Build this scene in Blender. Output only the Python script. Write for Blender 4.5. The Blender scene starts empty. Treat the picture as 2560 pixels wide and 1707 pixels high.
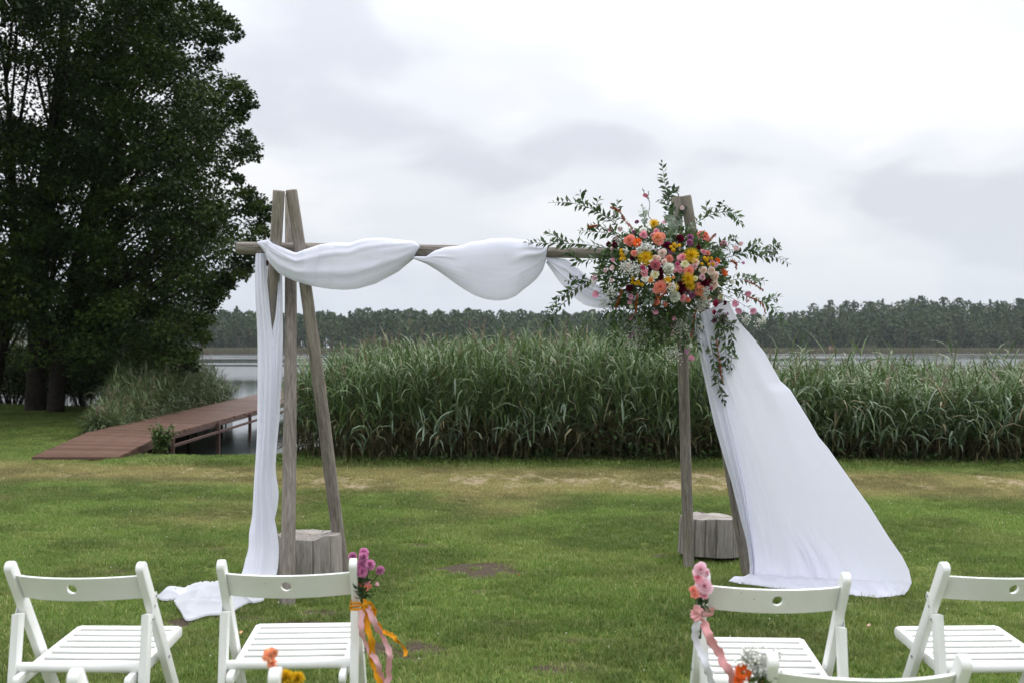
import bpy, math, random
import numpy as np
from mathutils import Vector, Matrix, Quaternion

rng = np.random.default_rng(7)
random.seed(7)
scene = bpy.context.scene
COL = scene.collection
R = math.radians

# ------------------------------------------------------------------ camera
F = 2489.0                      # focal length in photo pixels (35 mm on a 36 mm wide sensor)
EYE = 1.455                     # eye height
HZ = 872.0                      # horizon row
camd = bpy.data.cameras.new("camera")
camd.lens = 35.0
camd.sensor_width = 36.0
camd.shift_y = (HZ - 853.5) / 2560.0
camd.clip_start = 0.05
camd.clip_end = 6000
camd.dof.use_dof = True
camd.dof.focus_distance = 5.9
camd.dof.aperture_fstop = 4.5
cam = bpy.data.objects.new("camera", camd)
COL.objects.link(cam)
cam.location = (0, 0, EYE)
cam.rotation_euler = (R(90), 0, 0)
scene.camera = cam

# ------------------------------------------------------------------ world: overcast sky
SUN_EL, SUN_AZ = R(52), R(36)          # azimuth measured clockwise from +Y (the lake)
world = bpy.data.worlds.new("World")
scene.world = world
world.use_nodes = True
wn, wl = world.node_tree.nodes, world.node_tree.links
wn.clear()
def wnode(t, **k):
    n = wn.new(t)
    for a, b in k.items():
        setattr(n, a, b)
    return n
tc = wnode('ShaderNodeTexCoord')
sep = wnode('ShaderNodeSeparateXYZ'); wl.new(tc.outputs['Generated'], sep.inputs[0])
def wmath(op, a, b=None, clamp=False):
    n = wnode('ShaderNodeMath', operation=op, use_clamp=clamp)
    for i, v in enumerate((a, b)):
        if v is None: continue
        if isinstance(v, (int, float)): n.inputs[i].default_value = v
        else: wl.new(v, n.inputs[i])
    return n.outputs[0]
zc = wmath('MAXIMUM', sep.outputs[2], 0.0)
den = wmath('ADD', zc, 0.30)
cx = wmath('DIVIDE', sep.outputs[0], den)
cy = wmath('DIVIDE', sep.outputs[1], den)
comb = wnode('ShaderNodeCombineXYZ')
wl.new(cx, comb.inputs[0]); wl.new(cy, comb.inputs[1])
comb.inputs[2].default_value = 6.2
n1 = wnode('ShaderNodeTexNoise'); n1.inputs['Scale'].default_value = 2.1; n1.inputs['Detail'].default_value = 5.0
n1.inputs['Roughness'].default_value = 0.42; n1.inputs['Distortion'].default_value = 0.2
wl.new(comb.outputs[0], n1.inputs['Vector'])
rmp = wnode('ShaderNodeValToRGB')
cr = rmp.color_ramp
cr.interpolation = 'EASE'
cr.elements[0].position = 0.38; cr.elements[0].color = (0.58, 0.605, 0.66, 1)
cr.elements[1].position = 0.60; cr.elements[1].color = (0.80, 0.805, 0.82, 1)
e = cr.elements.new(0.48); e.color = (0.70, 0.72, 0.765, 1)
wl.new(n1.outputs['Fac'], rmp.inputs[0])
# pale blue-grey haze towards the horizon
hz = wnode('ShaderNodeMapRange'); hz.interpolation_type = 'SMOOTHSTEP'
hz.inputs[1].default_value = 0.0; hz.inputs[2].default_value = 0.17
hz.inputs[3].default_value = 0.85; hz.inputs[4].default_value = 0.0
wl.new(zc, hz.inputs[0])
mixh = wnode('ShaderNodeMix', data_type='RGBA')
wl.new(hz.outputs[0], mixh.inputs[0]); wl.new(rmp.outputs[0], mixh.inputs[6])
mixh.inputs[7].default_value = (0.63, 0.69, 0.765, 1)
# an overcast sky brightens evenly towards the zenith
zen = wmath('ADD', wmath('ADD', wmath('MULTIPLY', wmath('MULTIPLY', zc, zc), 2.1), wmath('MULTIPLY', zc, 0.05)), 0.88)
vm = wnode('ShaderNodeVectorMath', operation='SCALE')
wl.new(mixh.outputs[2], vm.inputs[0]); wl.new(zen, vm.inputs['Scale'])
bgc = wnode('ShaderNodeBackground'); bgc.inputs[1].default_value = 1.0
wl.new(vm.outputs[0], bgc.inputs[0])
sky = wnode('ShaderNodeTexSky', sky_type='NISHITA')
sky.sun_disc = False
sky.sun_elevation = SUN_EL
sky.sun_rotation = SUN_AZ
sky.air_density = 1.0; sky.dust_density = 3.0
bgs = wnode('ShaderNodeBackground'); bgs.inputs[1].default_value = 0.1
wl.new(sky.outputs[0], bgs.inputs[0])
mxs = wnode('ShaderNodeMixShader'); mxs.inputs[0].default_value = 0.93
wl.new(bgs.outputs[0], mxs.inputs[1]); wl.new(bgc.outputs[0], mxs.inputs[2])
wout = wnode('ShaderNodeOutputWorld'); wl.new(mxs.outputs[0], wout.inputs[0])

# ------------------------------------------------------------------ sun behind the cloud
sund = bpy.data.lights.new("sun", 'SUN')
sund.energy = 1.3
sund.angle = R(40)
sund.color = (1.0, 0.97, 0.93)
sun = bpy.data.objects.new("sun", sund)
COL.objects.link(sun)
sdir = Vector((math.sin(SUN_AZ) * math.cos(SUN_EL), math.cos(SUN_AZ) * math.cos(SUN_EL), math.sin(SUN_EL)))
sun.rotation_euler = sdir.to_track_quat('Z', 'Y').to_euler()
sun.location = (20, 10, 40)

scene.view_settings.view_transform = 'Standard'
scene.view_settings.look = 'None'
scene.view_settings.exposure = 0.4
scene.view_settings.gamma = 1.0
scene.render.engine = 'CYCLES'
scene.cycles.use_denoising = True
scene.cycles.max_bounces = 8
scene.cycles.diffuse_bounces = 4
scene.cycles.transmission_bounces = 6
scene.cycles.volume_bounces = 0
scene.cycles.caustics_reflective = False
scene.cycles.caustics_refractive = False

# ------------------------------------------------------------------ helpers
def P(px, py, d):
    """a point that the photo shows at (px, py), standing d metres away"""
    return np.array([(px - 1280.0) / F * d, d, EYE - (py - HZ) / F * d])

def G(px, py, z=0.0):
    """the ground point seen at (px, py)"""
    d = F * (EYE - z) / (py - HZ)
    return np.array([(px - 1280.0) / F * d, d, z])

class MB:
    def __init__(self):
        self.v, self.f3, self.f4, self.m3, self.m4, self.c, self.n = [], [], [], [], [], [], 0
    def add(self, V, Fc, mat=0, col=None):
        V = np.asarray(V, float).reshape(-1, 3)
        Fc = np.asarray(Fc, int)
        if Fc.size:
            if Fc.shape[1] == 3: self.f3.append(Fc + self.n); self.m3.append(np.full(len(Fc), mat))
            else: self.f4.append(Fc + self.n); self.m4.append(np.full(len(Fc), mat))
        self.v.append(V)
        if col is None: col = (1, 1, 1)
        col = np.asarray(col, float)
        if col.ndim == 1: col = np.tile(col, (len(V), 1))
        self.c.append(col)
        self.n += len(V)
        return self
    def more(self, Fc, base, mat=0):
        Fc = np.asarray(Fc, int)
        if Fc.shape[1] == 3: self.f3.append(Fc + base); self.m3.append(np.full(len(Fc), mat))
        else: self.f4.append(Fc + base); self.m4.append(np.full(len(Fc), mat))
    def mesh(self, name, mats, smooth=True):
        V = np.concatenate(self.v)
        f3 = np.concatenate(self.f3) if self.f3 else np.zeros((0, 3), int)
        f4 = np.concatenate(self.f4) if self.f4 else np.zeros((0, 4), int)
        me = bpy.data.meshes.new(name)
        me.vertices.add(len(V)); me.vertices.foreach_set('co', V.astype(np.float32).ravel())
        nl = f3.size + f4.size
        me.loops.add(nl)
        me.loops.foreach_set('vertex_index', np.concatenate([f3.ravel(), f4.ravel()]).astype(np.int32))
        npoly = len(f3) + len(f4)
        me.polygons.add(npoly)
        st = np.concatenate([np.arange(len(f3)) * 3, f3.size + np.arange(len(f4)) * 4])
        me.polygons.foreach_set('loop_start', st.astype(np.int32))
        mi = np.concatenate(self.m3 + self.m4) if (self.m3 or self.m4) else np.zeros(0)
        me.polygons.foreach_set('material_index', mi.astype(np.int32))
        me.polygons.foreach_set('use_smooth', np.full(npoly, smooth))
        ca = me.color_attributes.new('col', 'FLOAT_COLOR', 'POINT')
        c4 = np.ones((len(V), 4), np.float32); c4[:, :3] = np.concatenate(self.c)
        ca.data.foreach_set('color', c4.ravel())
        for m in (mats if isinstance(mats, (list, tuple)) else [mats]): me.materials.append(m)
        me.update(calc_edges=True)
        return me
    def build(self, name, mats, parent=None, smooth=True):
        return obj(name, self.mesh(name, mats, smooth), parent)

def obj(name, me, parent=None):
    o = bpy.data.objects.new(name, me)
    COL.objects.link(o)
    if parent is not None: o.parent = parent
    return o

def tag(o, label=None, cat=None, group=None, kind=None):
    if label: o['label'] = label
    if cat: o['category'] = cat
    if group: o['group'] = group
    if kind: o['kind'] = kind
    return o

def thing(name, label, cat, loc=(0, 0, 0), rz=0.0, group=None):
    o = bpy.data.objects.new(name, None)
    o.empty_display_size = 0.1
    COL.objects.link(o)
    o.location = tuple(float(c) for c in loc); o.rotation_euler = (0, 0, rz)
    return tag(o, label, cat, group)

def copy_tree(o, parent=None):
    c = o.copy(); COL.objects.link(c); c.parent = parent
    for ch in list(o.children): copy_tree(ch, c)
    return c

def grid_faces(nu, nv, closed_v=False):
    f = []
    i = np.arange(nu - 1)[:, None]; j = np.arange(nv if closed_v else nv - 1)[None, :]
    a = i * nv + j; b = i * nv + (j + 1) % nv
    return np.stack([a, b, b + nv, a + nv], -1).reshape(-1, 4)

def bezbox(sx, sy, sz, bev=0.004):
    """a box with bevelled edges: verts and quad/tri faces through bmesh"""
    import bmesh
    bm = bmesh.new()
    bmesh.ops.create_cube(bm, size=1.0)
    bmesh.ops.scale(bm, vec=(sx, sy, sz), verts=bm.verts)
    if bev > 0:
        bmesh.ops.bevel(bm, geom=list(bm.edges), offset=bev, segments=2, profile=0.6, affect='EDGES')
    return bm

def bm_obj(name, bm, mat, parent=None, smooth=False):
    me = bpy.data.meshes.new(name)
    bm.to_mesh(me); bm.free()
    me.materials.append(mat)
    for p in me.polygons: p.use_smooth = smooth
    return obj(name, me, parent)

def frames(pts):
    pts = np.asarray(pts, float)
    t = np.gradient(pts, axis=0); t /= np.linalg.norm(t, axis=1)[:, None] + 1e-12
    ref = np.array([0.13, 0.2, 0.97]) if abs(t[:, 2]).mean() < 0.9 else np.array([1.0, 0.1, 0.0])
    a = np.cross(t, ref); a /= np.linalg.norm(a, axis=1)[:, None] + 1e-12
    b = np.cross(t, a)
    return t, a, b

def tube(mb, pts, rad, seg=6, mat=0, col=None, cap=True):
    pts = np.asarray(pts, float); n = len(pts)
    rad = np.full(n, rad) if np.isscalar(rad) else np.asarray(rad, float)
    t, a, b = frames(pts)
    th = np.arange(seg) / seg * 2 * np.pi
    V = pts[:, None] + rad[:, None, None] * (np.cos(th)[None, :, None] * a[:, None] + np.sin(th)[None, :, None] * b[:, None])
    base = mb.n
    mb.add(V.reshape(-1, 3), grid_faces(n, seg, True), mat, col)
    if cap:
        for k, s in ((0, 1), (n - 1, -1)):
            tri = [(k * seg, k * seg + (j + 1 if s < 0 else j), k * seg + (j if s < 0 else j + 1)) for j in range(1, seg - 1)]
            mb.more(tri, base, mat)
    return mb

def smooth_path(pts, n):
    """Catmull-Rom through the points"""
    p = np.asarray(pts, float)
    p = np.vstack([2 * p[0] - p[1], p, 2 * p[-1] - p[-2]])
    m = len(p) - 3
    u = np.linspace(0, m - 1e-6, n); i = u.astype(int); f = (u - i)[:, None]
    p0, p1, p2, p3 = p[i], p[i + 1], p[i + 2], p[i + 3]
    return 0.5 * (2 * p1 + (p2 - p0) * f + (2 * p0 - 5 * p1 + 4 * p2 - p3) * f ** 2 + (3 * p1 - p0 - 3 * p2 + p3) * f ** 3)

_lat = rng.random((256, 256))
def vnoise(x, y, s=1.0, o=0.0):
    x = np.asarray(x, float) * s + o; y = np.asarray(y, float) * s + o * 1.7
    xi = np.floor(x).astype(int); yi = np.floor(y).astype(int)
    fx = x - xi; fy = y - yi
    fx = fx * fx * (3 - 2 * fx); fy = fy * fy * (3 - 2 * fy)
    g = lambda a, b: _lat[a & 255, b & 255]
    return (g(xi, yi) * (1 - fx) + g(xi + 1, yi) * fx) * (1 - fy) + (g(xi, yi + 1) * (1 - fx) + g(xi + 1, yi + 1) * fx) * fy
def fbm(x, y, s=1.0, o=0.0, oct=4):
    r = 0; a = 0.5; t = 0
    for k in range(oct):
        r = r + a * vnoise(x, y, s * 2 ** k, o + 13.1 * k); t += a; a *= 0.5
    return r / t
def sstep(a, b, x):
    t = np.clip((np.asarray(x, float) - a) / (b - a), 0, 1)
    return t * t * (3 - 2 * t)

# ------------------------------------------------------------------ materials
def nmat(name):
    m = bpy.data.materials.new(name); m.use_nodes = True
    nt = m.node_tree; nt.nodes.clear()
    out = nt.nodes.new('ShaderNodeOutputMaterial')
    return m, nt, out
def nn(nt, t, **k):
    n = nt.nodes.new(t)
    for a, b in k.items(): setattr(n, a, b)
    return n
def setin(nt, node, key, v):
    s = node.inputs[key]
    if hasattr(v, 'is_output') or isinstance(v, bpy.types.NodeSocket): nt.links.new(v, s)
    else: s.default_value = v
def rgba(c): return (c[0], c[1], c[2], 1.0)

def noise_node(nt, scale, vec=None, detail=4.0, rough=0.55, dist=0.0):
    n = nn(nt, 'ShaderNodeTexNoise')
    n.inputs['Scale'].default_value = scale; n.inputs['Detail'].default_value = detail
    n.inputs['Roughness'].default_value = rough; n.inputs['Distortion'].default_value = dist
    if vec is not None: nt.links.new(vec, n.inputs['Vector'])
    return n.outputs['Fac']
def mapped(nt, scale, kind='Object', loc=(0, 0, 0)):
    t = nn(nt, 'ShaderNodeTexCoord'); m = nn(nt, 'ShaderNodeMapping')
    m.inputs['Scale'].default_value = scale; m.inputs['Location'].default_value = loc
    nt.links.new(t.outputs[kind], m.inputs['Vector'])
    return m.outputs[0]
def ramp(nt, fac, stops):
    r = nn(nt, 'ShaderNodeValToRGB')
    el = r.color_ramp.elements
    while len(el) < len(stops): el.new(0.5)
    for e, (p, c) in zip(el, stops):
        e.position = p; e.color = rgba(c) if len(c) == 3 else c
    nt.links.new(fac, r.inputs[0])
    return r.outputs[0]
def mixc(nt, fac, a, b, mode='MIX'):
    m = nn(nt, 'ShaderNodeMix', data_type='RGBA', blend_type=mode)
    for k, v in ((0, fac), (6, a), (7, b)):
        if isinstance(v, bpy.types.NodeSocket): nt.links.new(v, m.inputs[k])
        else: m.inputs[k].default_value = v if k == 0 else rgba(v)
    return m.outputs[2]
def bump(nt, h, strength=0.3, dist=0.01):
    b = nn(nt, 'ShaderNodeBump')
    b.inputs['Strength'].default_value = strength; b.inputs['Distance'].default_value = dist
    nt.links.new(h, b.inputs['Height'])
    return b.outputs[0]
def principled(nt, out, color, rough=0.6, spec=0.4, normal=None, trans=0.0, tcol=None):
    p = nn(nt, 'ShaderNodeBsdfPrincipled')
    if isinstance(color, bpy.types.NodeSocket): nt.links.new(color, p.inputs['Base Color'])
    else: p.inputs['Base Color'].default_value = rgba(color)
    if isinstance(rough, bpy.types.NodeSocket): nt.links.new(rough, p.inputs['Roughness'])
    else: p.inputs['Roughness'].default_value = rough
    p.inputs['Specular IOR Level'].default_value = spec
    if normal is not None: nt.links.new(normal, p.inputs['Normal'])
    if trans > 0:
        t = nn(nt, 'ShaderNodeBsdfTranslucent')
        tc_ = tcol if tcol is not None else color
        if isinstance(tc_, bpy.types.NodeSocket): nt.links.new(tc_, t.inputs[0])
        else: t.inputs[0].default_value = rgba(tc_)
        if normal is not None: nt.links.new(normal, t.inputs['Normal'])
        mx = nn(nt, 'ShaderNodeMixShader'); mx.inputs[0].default_value = trans
        nt.links.new(p.outputs[0], mx.inputs[1]); nt.links.new(t.outputs[0], mx.inputs[2])
        nt.links.new(mx.outputs[0], out.inputs[0])
    else:
        nt.links.new(p.outputs[0], out.inputs[0])
    return p

def attr(nt, name='col', typ='GEOMETRY'):
    a = nn(nt, 'ShaderNodeAttribute', attribute_name=name, attribute_type=typ)
    return a

def leaf_mat(name, trans=0.3, rough=0.5, spec=0.35, vary=0.25):
    """colour comes from each leaf's own pigment (the mesh's col attribute)"""
    m, nt, out = nmat(name)
    a = attr(nt)
    oi = nn(nt, 'ShaderNodeObjectInfo')
    hs = nn(nt, 'ShaderNodeHueSaturation')
    mr = nn(nt, 'ShaderNodeMapRange'); mr.inputs[3].default_value = 1 - vary; mr.inputs[4].default_value = 1 + vary
    nt.links.new(oi.outputs['Random'], mr.inputs[0]); nt.links.new(mr.outputs[0], hs.inputs['Value'])
    nt.links.new(a.outputs['Color'], hs.inputs['Color'])
    principled(nt, out, hs.outputs[0], rough, spec, trans=trans)
    return m

def plain_mat(name, color, rough=0.6, spec=0.4, nscale=30.0, namp=0.12, bstr=0.0, kind='Object', metallic=0.0):
    m, nt, out = nmat(name)
    v = mapped(nt, (1, 1, 1), kind)
    f = noise_node(nt, nscale, v)
    c = ramp(nt, f, [(0.3, tuple(x * (1 - namp) for x in color)), (0.7, tuple(min(1, x * (1 + namp)) for x in color))])
    p = principled(nt, out, c, rough, spec, bump(nt, f, bstr, 0.005) if bstr else None)
    p.inputs['Metallic'].default_value = metallic
    return m

def wood_mat(name, dark, mid, light, along=2.2, across=38.0):
    m, nt, out = nmat(name)
    v = mapped(nt, (across, across, along))
    f = noise_node(nt, 1.0, v, 6.0, 0.65, 0.6)
    v2 = mapped(nt, (6, 6, 1.4))
    f2 = noise_node(nt, 1.0, v2, 4.0, 0.6)
    oi = nn(nt, 'ShaderNodeObjectInfo')
    c = ramp(nt, f, [(0.34, dark), (0.47, mid), (0.62, light)])
    c2 = mixc(nt, 0.5, c, ramp(nt, f2, [(0.3, tuple(x * 0.62 for x in mid)), (0.7, tuple(min(1, x * 1.25) for x in light))]))
    v3 = mapped(nt, (9, 9, 7)); k = nn(nt, 'ShaderNodeTexVoronoi'); k.inputs['Scale'].default_value = 0.35
    nt.links.new(v3, k.inputs['Vector'])
    kn = ramp(nt, k.outputs['Distance'], [(0.0, (0.25, 0.2, 0.17)), (0.11, (1, 1, 1))])
    c3 = mixc(nt, 1.0, c2, kn, 'MULTIPLY')
    principled(nt, out, c3, 0.82, 0.25, bump(nt, f, 0.6, 0.006))
    return m

M = {}
M['pole'] = wood_mat('weathered_wood', (0.045, 0.037, 0.031), (0.165, 0.140, 0.120), (0.32, 0.285, 0.25), 9.0, 85.0)
M['stump'] = wood_mat('stump_wood', (0.09, 0.077, 0.066), (0.215, 0.19, 0.168), (0.36, 0.33, 0.30), 6.0, 60.0)
M['peg'] = plain_mat('dark_peg', (0.12, 0.08, 0.06), 0.8, 0.2)
def paint_mat():
    """white paint with faint yellowing and a few scuffs"""
    m, nt, out = nmat('white_paint')
    v = mapped(nt, (1, 1, 1))
    oi = nn(nt, 'ShaderNodeObjectInfo')
    sh = nn(nt, 'ShaderNodeVectorMath', operation='SCALE'); sh.inputs[0].default_value = (7, 5, 3); nt.links.new(oi.outputs['Random'], sh.inputs['Scale'])
    ad = nn(nt, 'ShaderNodeVectorMath', operation='ADD'); nt.links.new(v, ad.inputs[0]); nt.links.new(sh.outputs[0], ad.inputs[1])
    f = noise_node(nt, 9.0, ad.outputs[0], 5.0, 0.6)
    c = ramp(nt, f, [(0.3, (0.765, 0.765, 0.735)), (0.7, (0.815, 0.818, 0.805))])
    k = nn(nt, 'ShaderNodeTexVoronoi'); k.inputs['Scale'].default_value = 16.0; nt.links.new(ad.outputs[0], k.inputs['Vector'])
    sp_ = ramp(nt, k.outputs['Distance'], [(0.0, (0.35, 0.32, 0.28)), (0.045, (0.45, 0.42, 0.38)), (0.06, (1, 1, 1))])
    s2 = noise_node(nt, 3.5, ad.outputs[0], 2.0)
    gate = ramp(nt, s2, [(0.50, (0, 0, 0)), (0.58, (1, 1, 1))])
    c2 = mixc(nt, gate, c, mixc(nt, 1.0, c, sp_, 'MULTIPLY'))
    principled(nt, out, c2, 0.42, 0.4, bump(nt, f, 0.05, 0.004))
    return m
M['chair'] = paint_mat()
M['steel'] = plain_mat('dull_steel', (0.42, 0.42, 0.43), 0.4, 0.5, metallic=0.8)
M['leaf'] = leaf_mat('leaf', 0.28, 0.45, 0.4)
M['treeleaf'] = leaf_mat('tree_leaf', 0.2, 0.55, 0.18, 0.0)
M['reed'] = leaf_mat('reed_leaf', 0.22, 0.42, 0.45, 0.0)
M['petal'] = leaf_mat('petal', 0.30, 0.6, 0.2, 0.14)
M['stem'] = leaf_mat('green_stem', 0.05, 0.5, 0.3, 0.1)
M['bark'] = plain_mat('bark', (0.034, 0.028, 0.022), 0.9, 0.15, 9.0, 0.4, 0.6)
M['deck'] = plain_mat('brown_decking', (0.122, 0.066, 0.046), 0.62, 0.3, 5.0, 0.28, 0.1, 'Generated')
M['pier_steel'] = plain_mat('painted_brown_steel', (0.085, 0.046, 0.036), 0.6, 0.3, 8.0, 0.25)

def fabric_mat(name, col, trans=0.38):
    m, nt, out = nmat(name)
    v = mapped(nt, (1, 1, 1))
    f = noise_node(nt, 900.0, v, 2.0)
    f2 = noise_node(nt, 16.0, v, 3.0)
    ad = nn(nt, 'ShaderNodeMath', operation='ADD'); nt.links.new(f2, ad.inputs[0])
    mu = nn(nt, 'ShaderNodeMath', operation='MULTIPLY'); nt.links.new(f, mu.inputs[0]); mu.inputs[1].default_value = 0.06
    nt.links.new(mu.outputs[0], ad.inputs[1])
    principled(nt, out, col, 0.75, 0.2, bump(nt, ad.outputs[0], 0.05, 0.02), trans=trans)
    return m
M['cloth'] = fabric_mat('white_chiffon', (0.925, 0.93, 1.0), 0.50)
# ================================================================== ground, lake, far shore
WATER = -0.36
def shore(x):
    """distance at which the lawn breaks off into the lake"""
    xs = [-60, -30, -16, -13.5, -10.0, -8.6, -7.6, -6.9, -6.2, -5.0, -4.0, -3.0, -2.4, 6, 12, 30, 60]
    ys = [30, 29, 27.5, 26.5, 24.5, 21.5, 17.5, 15.6, 14.6, 13.75, 13.55, 13.6, 16.2, 16.2, 16.4, 17, 18]
    return np.interp(x, xs, ys) + 0.22 * (vnoise(x, np.zeros_like(np.asarray(x, float)), 1.7, 5.0) - 0.5)

SOIL = [  # small worn patches in the lawn: px, py, half width m, half depth m, strength
    (1195, 1420, .19, .15, 1.3), (1290, 1550, .15, .05, .7), (760, 1568, .17, .10, .95), (800, 1530, .12, .05, .6),
    (480, 1550, .14, .09, .9), (1060, 1362, .10, .07, .6), (1475, 1598, .14, .05, .5), (1000, 1620, .17, .12, .75),
    (530, 1370, .10, .06, .45), (735, 1650, .1, .06, .5), (1660, 1388, .09, .06, .6), (1205, 1480, .10, .05, .35),
    (300, 1425, .16, .06, .4), (1380, 1665, .2, .08, .35), (1880, 1600, .25, .10, .35), (640, 1545, .12, .05, .5)]
def bare(x, y):
    """(sand 0..1, soil 0..1, straw 0..1) on the lawn"""
    x = np.asarray(x, float); y = np.asarray(y, float)
    n = fbm(x * 0.55, y, 1.5, 3.0, 5)
    n2 = fbm(x, y, 0.5, 9.0, 3)
    cen = np.interp(x, [-8, -4, -2, 2, 6, 9], [12.0, 11.8, 11.2, 11.0, 10.4, 10.1])
    band = np.exp(-((y - cen) / 1.15) ** 2)
    xs = np.interp(x, [-9, -4.5, -2.6, -1.5, 2.4, 3.4, 4.2, 9], [.35, .45, .62, 1.0, 1.0, .8, .95, 1.0])
    n3 = fbm(x * 1.6, y * .55, 3.2, 21.0, 4); n4 = fbm(x * .35, y * .5, 1.5, 33.0, 3)
    sand = .85 * sstep(0.40, 0.95, band * xs * 0.62 + (n4 - 0.5) * .9 + (n3 - .5) * 1.2) * sstep(0.25, 0.7, band)
    straw = np.clip(sstep(0.12, 0.85, band * (0.55 + 0.6 * xs)) * (0.75 + 0.6 * n2) + 0.6 * sstep(0.56, 0.74, n2) * sstep(14.5, 12, y), 0, 1)
    soil = np.zeros_like(x)
    for px, py, a, b, s in SOIL:
        g = G(px, py)
        r = ((x - g[0]) / a) ** 2 + ((y - g[1]) / b) ** 2
        soil = np.maximum(soil, 1.9 * s * np.exp(-r * 0.6) * sstep(.15, .6, fbm(x, y, 9.0, 2.0, 4)))
    return sand, np.clip(soil, 0, 1), straw

xs = np.concatenate([np.linspace(-160, -22, 24)[:-1], np.linspace(-22, -9, 40)[:-1], np.linspace(-9, 9, 200)[:-1], np.linspace(9, 24, 40)[:-1], np.linspace(24, 160, 24)])
ys = np.concatenate([np.linspace(-60, 1, 16)[:-1], np.linspace(1, 15, 170)[:-1], np.linspace(15, 34, 70), np.linspace(36, 60, 6)])
XX, YY = np.meshgrid(xs, ys, indexing='xy')
def ground_z(X, Y):
    t = Y - shore(X)
    z = -0.95 * sstep(-0.15, 1.9, t)
    z = z + 0.03 * (fbm(X, Y, 0.35, 1.0, 3) - 0.5) * sstep(1.0, 3.0, Y) * (t < 0)
    # the flower-side lawn is flat; a faint rise carries the ramp of the pier
    return z
ZZ = ground_z(XX, YY)
sa, so, st = bare(XX, YY)
mb = MB()
mb.add(np.stack([XX, YY, ZZ], -1).reshape(-1, 3), grid_faces(len(ys), len(xs))[:, ::-1],
       col=np.stack([sa, so, st], -1).reshape(-1, 3))
m, nt, out = nmat('lawn_ground')
a = attr(nt); sp = nn(nt, 'ShaderNodeSeparateColor'); nt.links.new(a.outputs['Color'], sp.inputs[0])
v = mapped(nt, (1, 1, 1))
g = ramp(nt, noise_node(nt, 26.0, v, 6.0, 0.7), [(0.3, (0.06, 0.085, 0.02)), (0.5, (0.125, 0.165, 0.038)), (0.72, (0.20, 0.22, 0.07))])
strw = ramp(nt, noise_node(nt, 40.0, v, 5.0, 0.7), [(0.3, (0.15, 0.135, 0.055)), (0.7, (0.32, 0.28, 0.14))])
sand_c = ramp(nt, noise_node(nt, 60.0, v, 6.0, 0.75), [(0.25, (0.17, 0.135, 0.075)), (0.55, (0.29, 0.235, 0.15)), (0.8, (0.40, 0.33, 0.23))])
soil_c = ramp(nt, noise_node(nt, 70.0, v, 6.0, 0.75), [(0.3, (0.035, 0.026, 0.018)), (0.7, (0.13, 0.10, 0.072))])
brk = noise_node(nt, 34.0, v, 5.0, 0.7)
def brok(ch, lo, hi):
    ad = nn(nt, 'ShaderNodeMath', operation='MULTIPLY_ADD'); nt.links.new(brk, ad.inputs[0]); ad.inputs[1].default_value = 0.9
    nt.links.new(ch, ad.inputs[2])
    mr = nn(nt, 'ShaderNodeMapRange'); mr.inputs[1].default_value = lo; mr.inputs[2].default_value = hi
    nt.links.new(ad.outputs[0], mr.inputs[0])
    return mr.outputs[0]
c = mixc(nt, brok(sp.outputs[2], 0.55, 1.2), g, strw)
c = mixc(nt, brok(sp.outputs[0], 0.45, 1.25), c, sand_c)
c = mixc(nt, brok(sp.outputs[1], 0.6, 1.0), c, soil_c)
principled(nt, out, c, 0.95, 0.1, bump(nt, brk, 0.8, 0.02))
tag(mb.build('ground', m), kind='structure')

# ---- lake
mb = MB()
wx = np.concatenate([np.linspace(-900, -40, 12)[:-1], np.linspace(-40, 40, 21)[:-1], np.linspace(40, 900, 12)])
wy = np.concatenate([np.linspace(12.5, 60, 20)[:-1], np.linspace(60, 480, 20)])
WX, WY = np.meshgrid(wx, wy)
mb.add(np.stack([WX, WY, np.full_like(WX, WATER)], -1).reshape(-1, 3), grid_faces(len(wy), len(wx))[:, ::-1])
m, nt, out = nmat('lake_water')
f1 = noise_node(nt, 1.0, mapped(nt, (1.5, 5.0, 1)), 5.0, 0.6)
f2 = noise_node(nt, 1.0, mapped(nt, (0.01, 0.05, 1), loc=(0, 3.1, 0)), 3.0, 0.5)
rg = nn(nt, 'ShaderNodeMapRange'); rg.inputs[1].default_value = 0.4; rg.inputs[2].default_value = 0.62
rg.inputs[3].default_value = 0.05; rg.inputs[4].default_value = 0.26
nt.links.new(f2, rg.inputs[0])
b = nn(nt, 'ShaderNodeBump'); b.inputs['Distance'].default_value = 0.012
sm = nn(nt, 'ShaderNodeMapRange'); sm.inputs[1].default_value = 0.38; sm.inputs[2].default_value = 0.62
sm.inputs[3].default_value = 0.10; sm.inputs[4].default_value = 0.55
nt.links.new(f2, sm.inputs[0]); nt.links.new(sm.outputs[0], b.inputs['Strength']); nt.links.new(f1, b.inputs['Height'])
p = principled(nt, out, (0.022, 0.030, 0.030), rg.outputs[0], 0.5, b.outputs[0])
p.inputs['IOR'].default_value = 1.4
tag(mb.build('lake', m), kind='structure')

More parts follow.
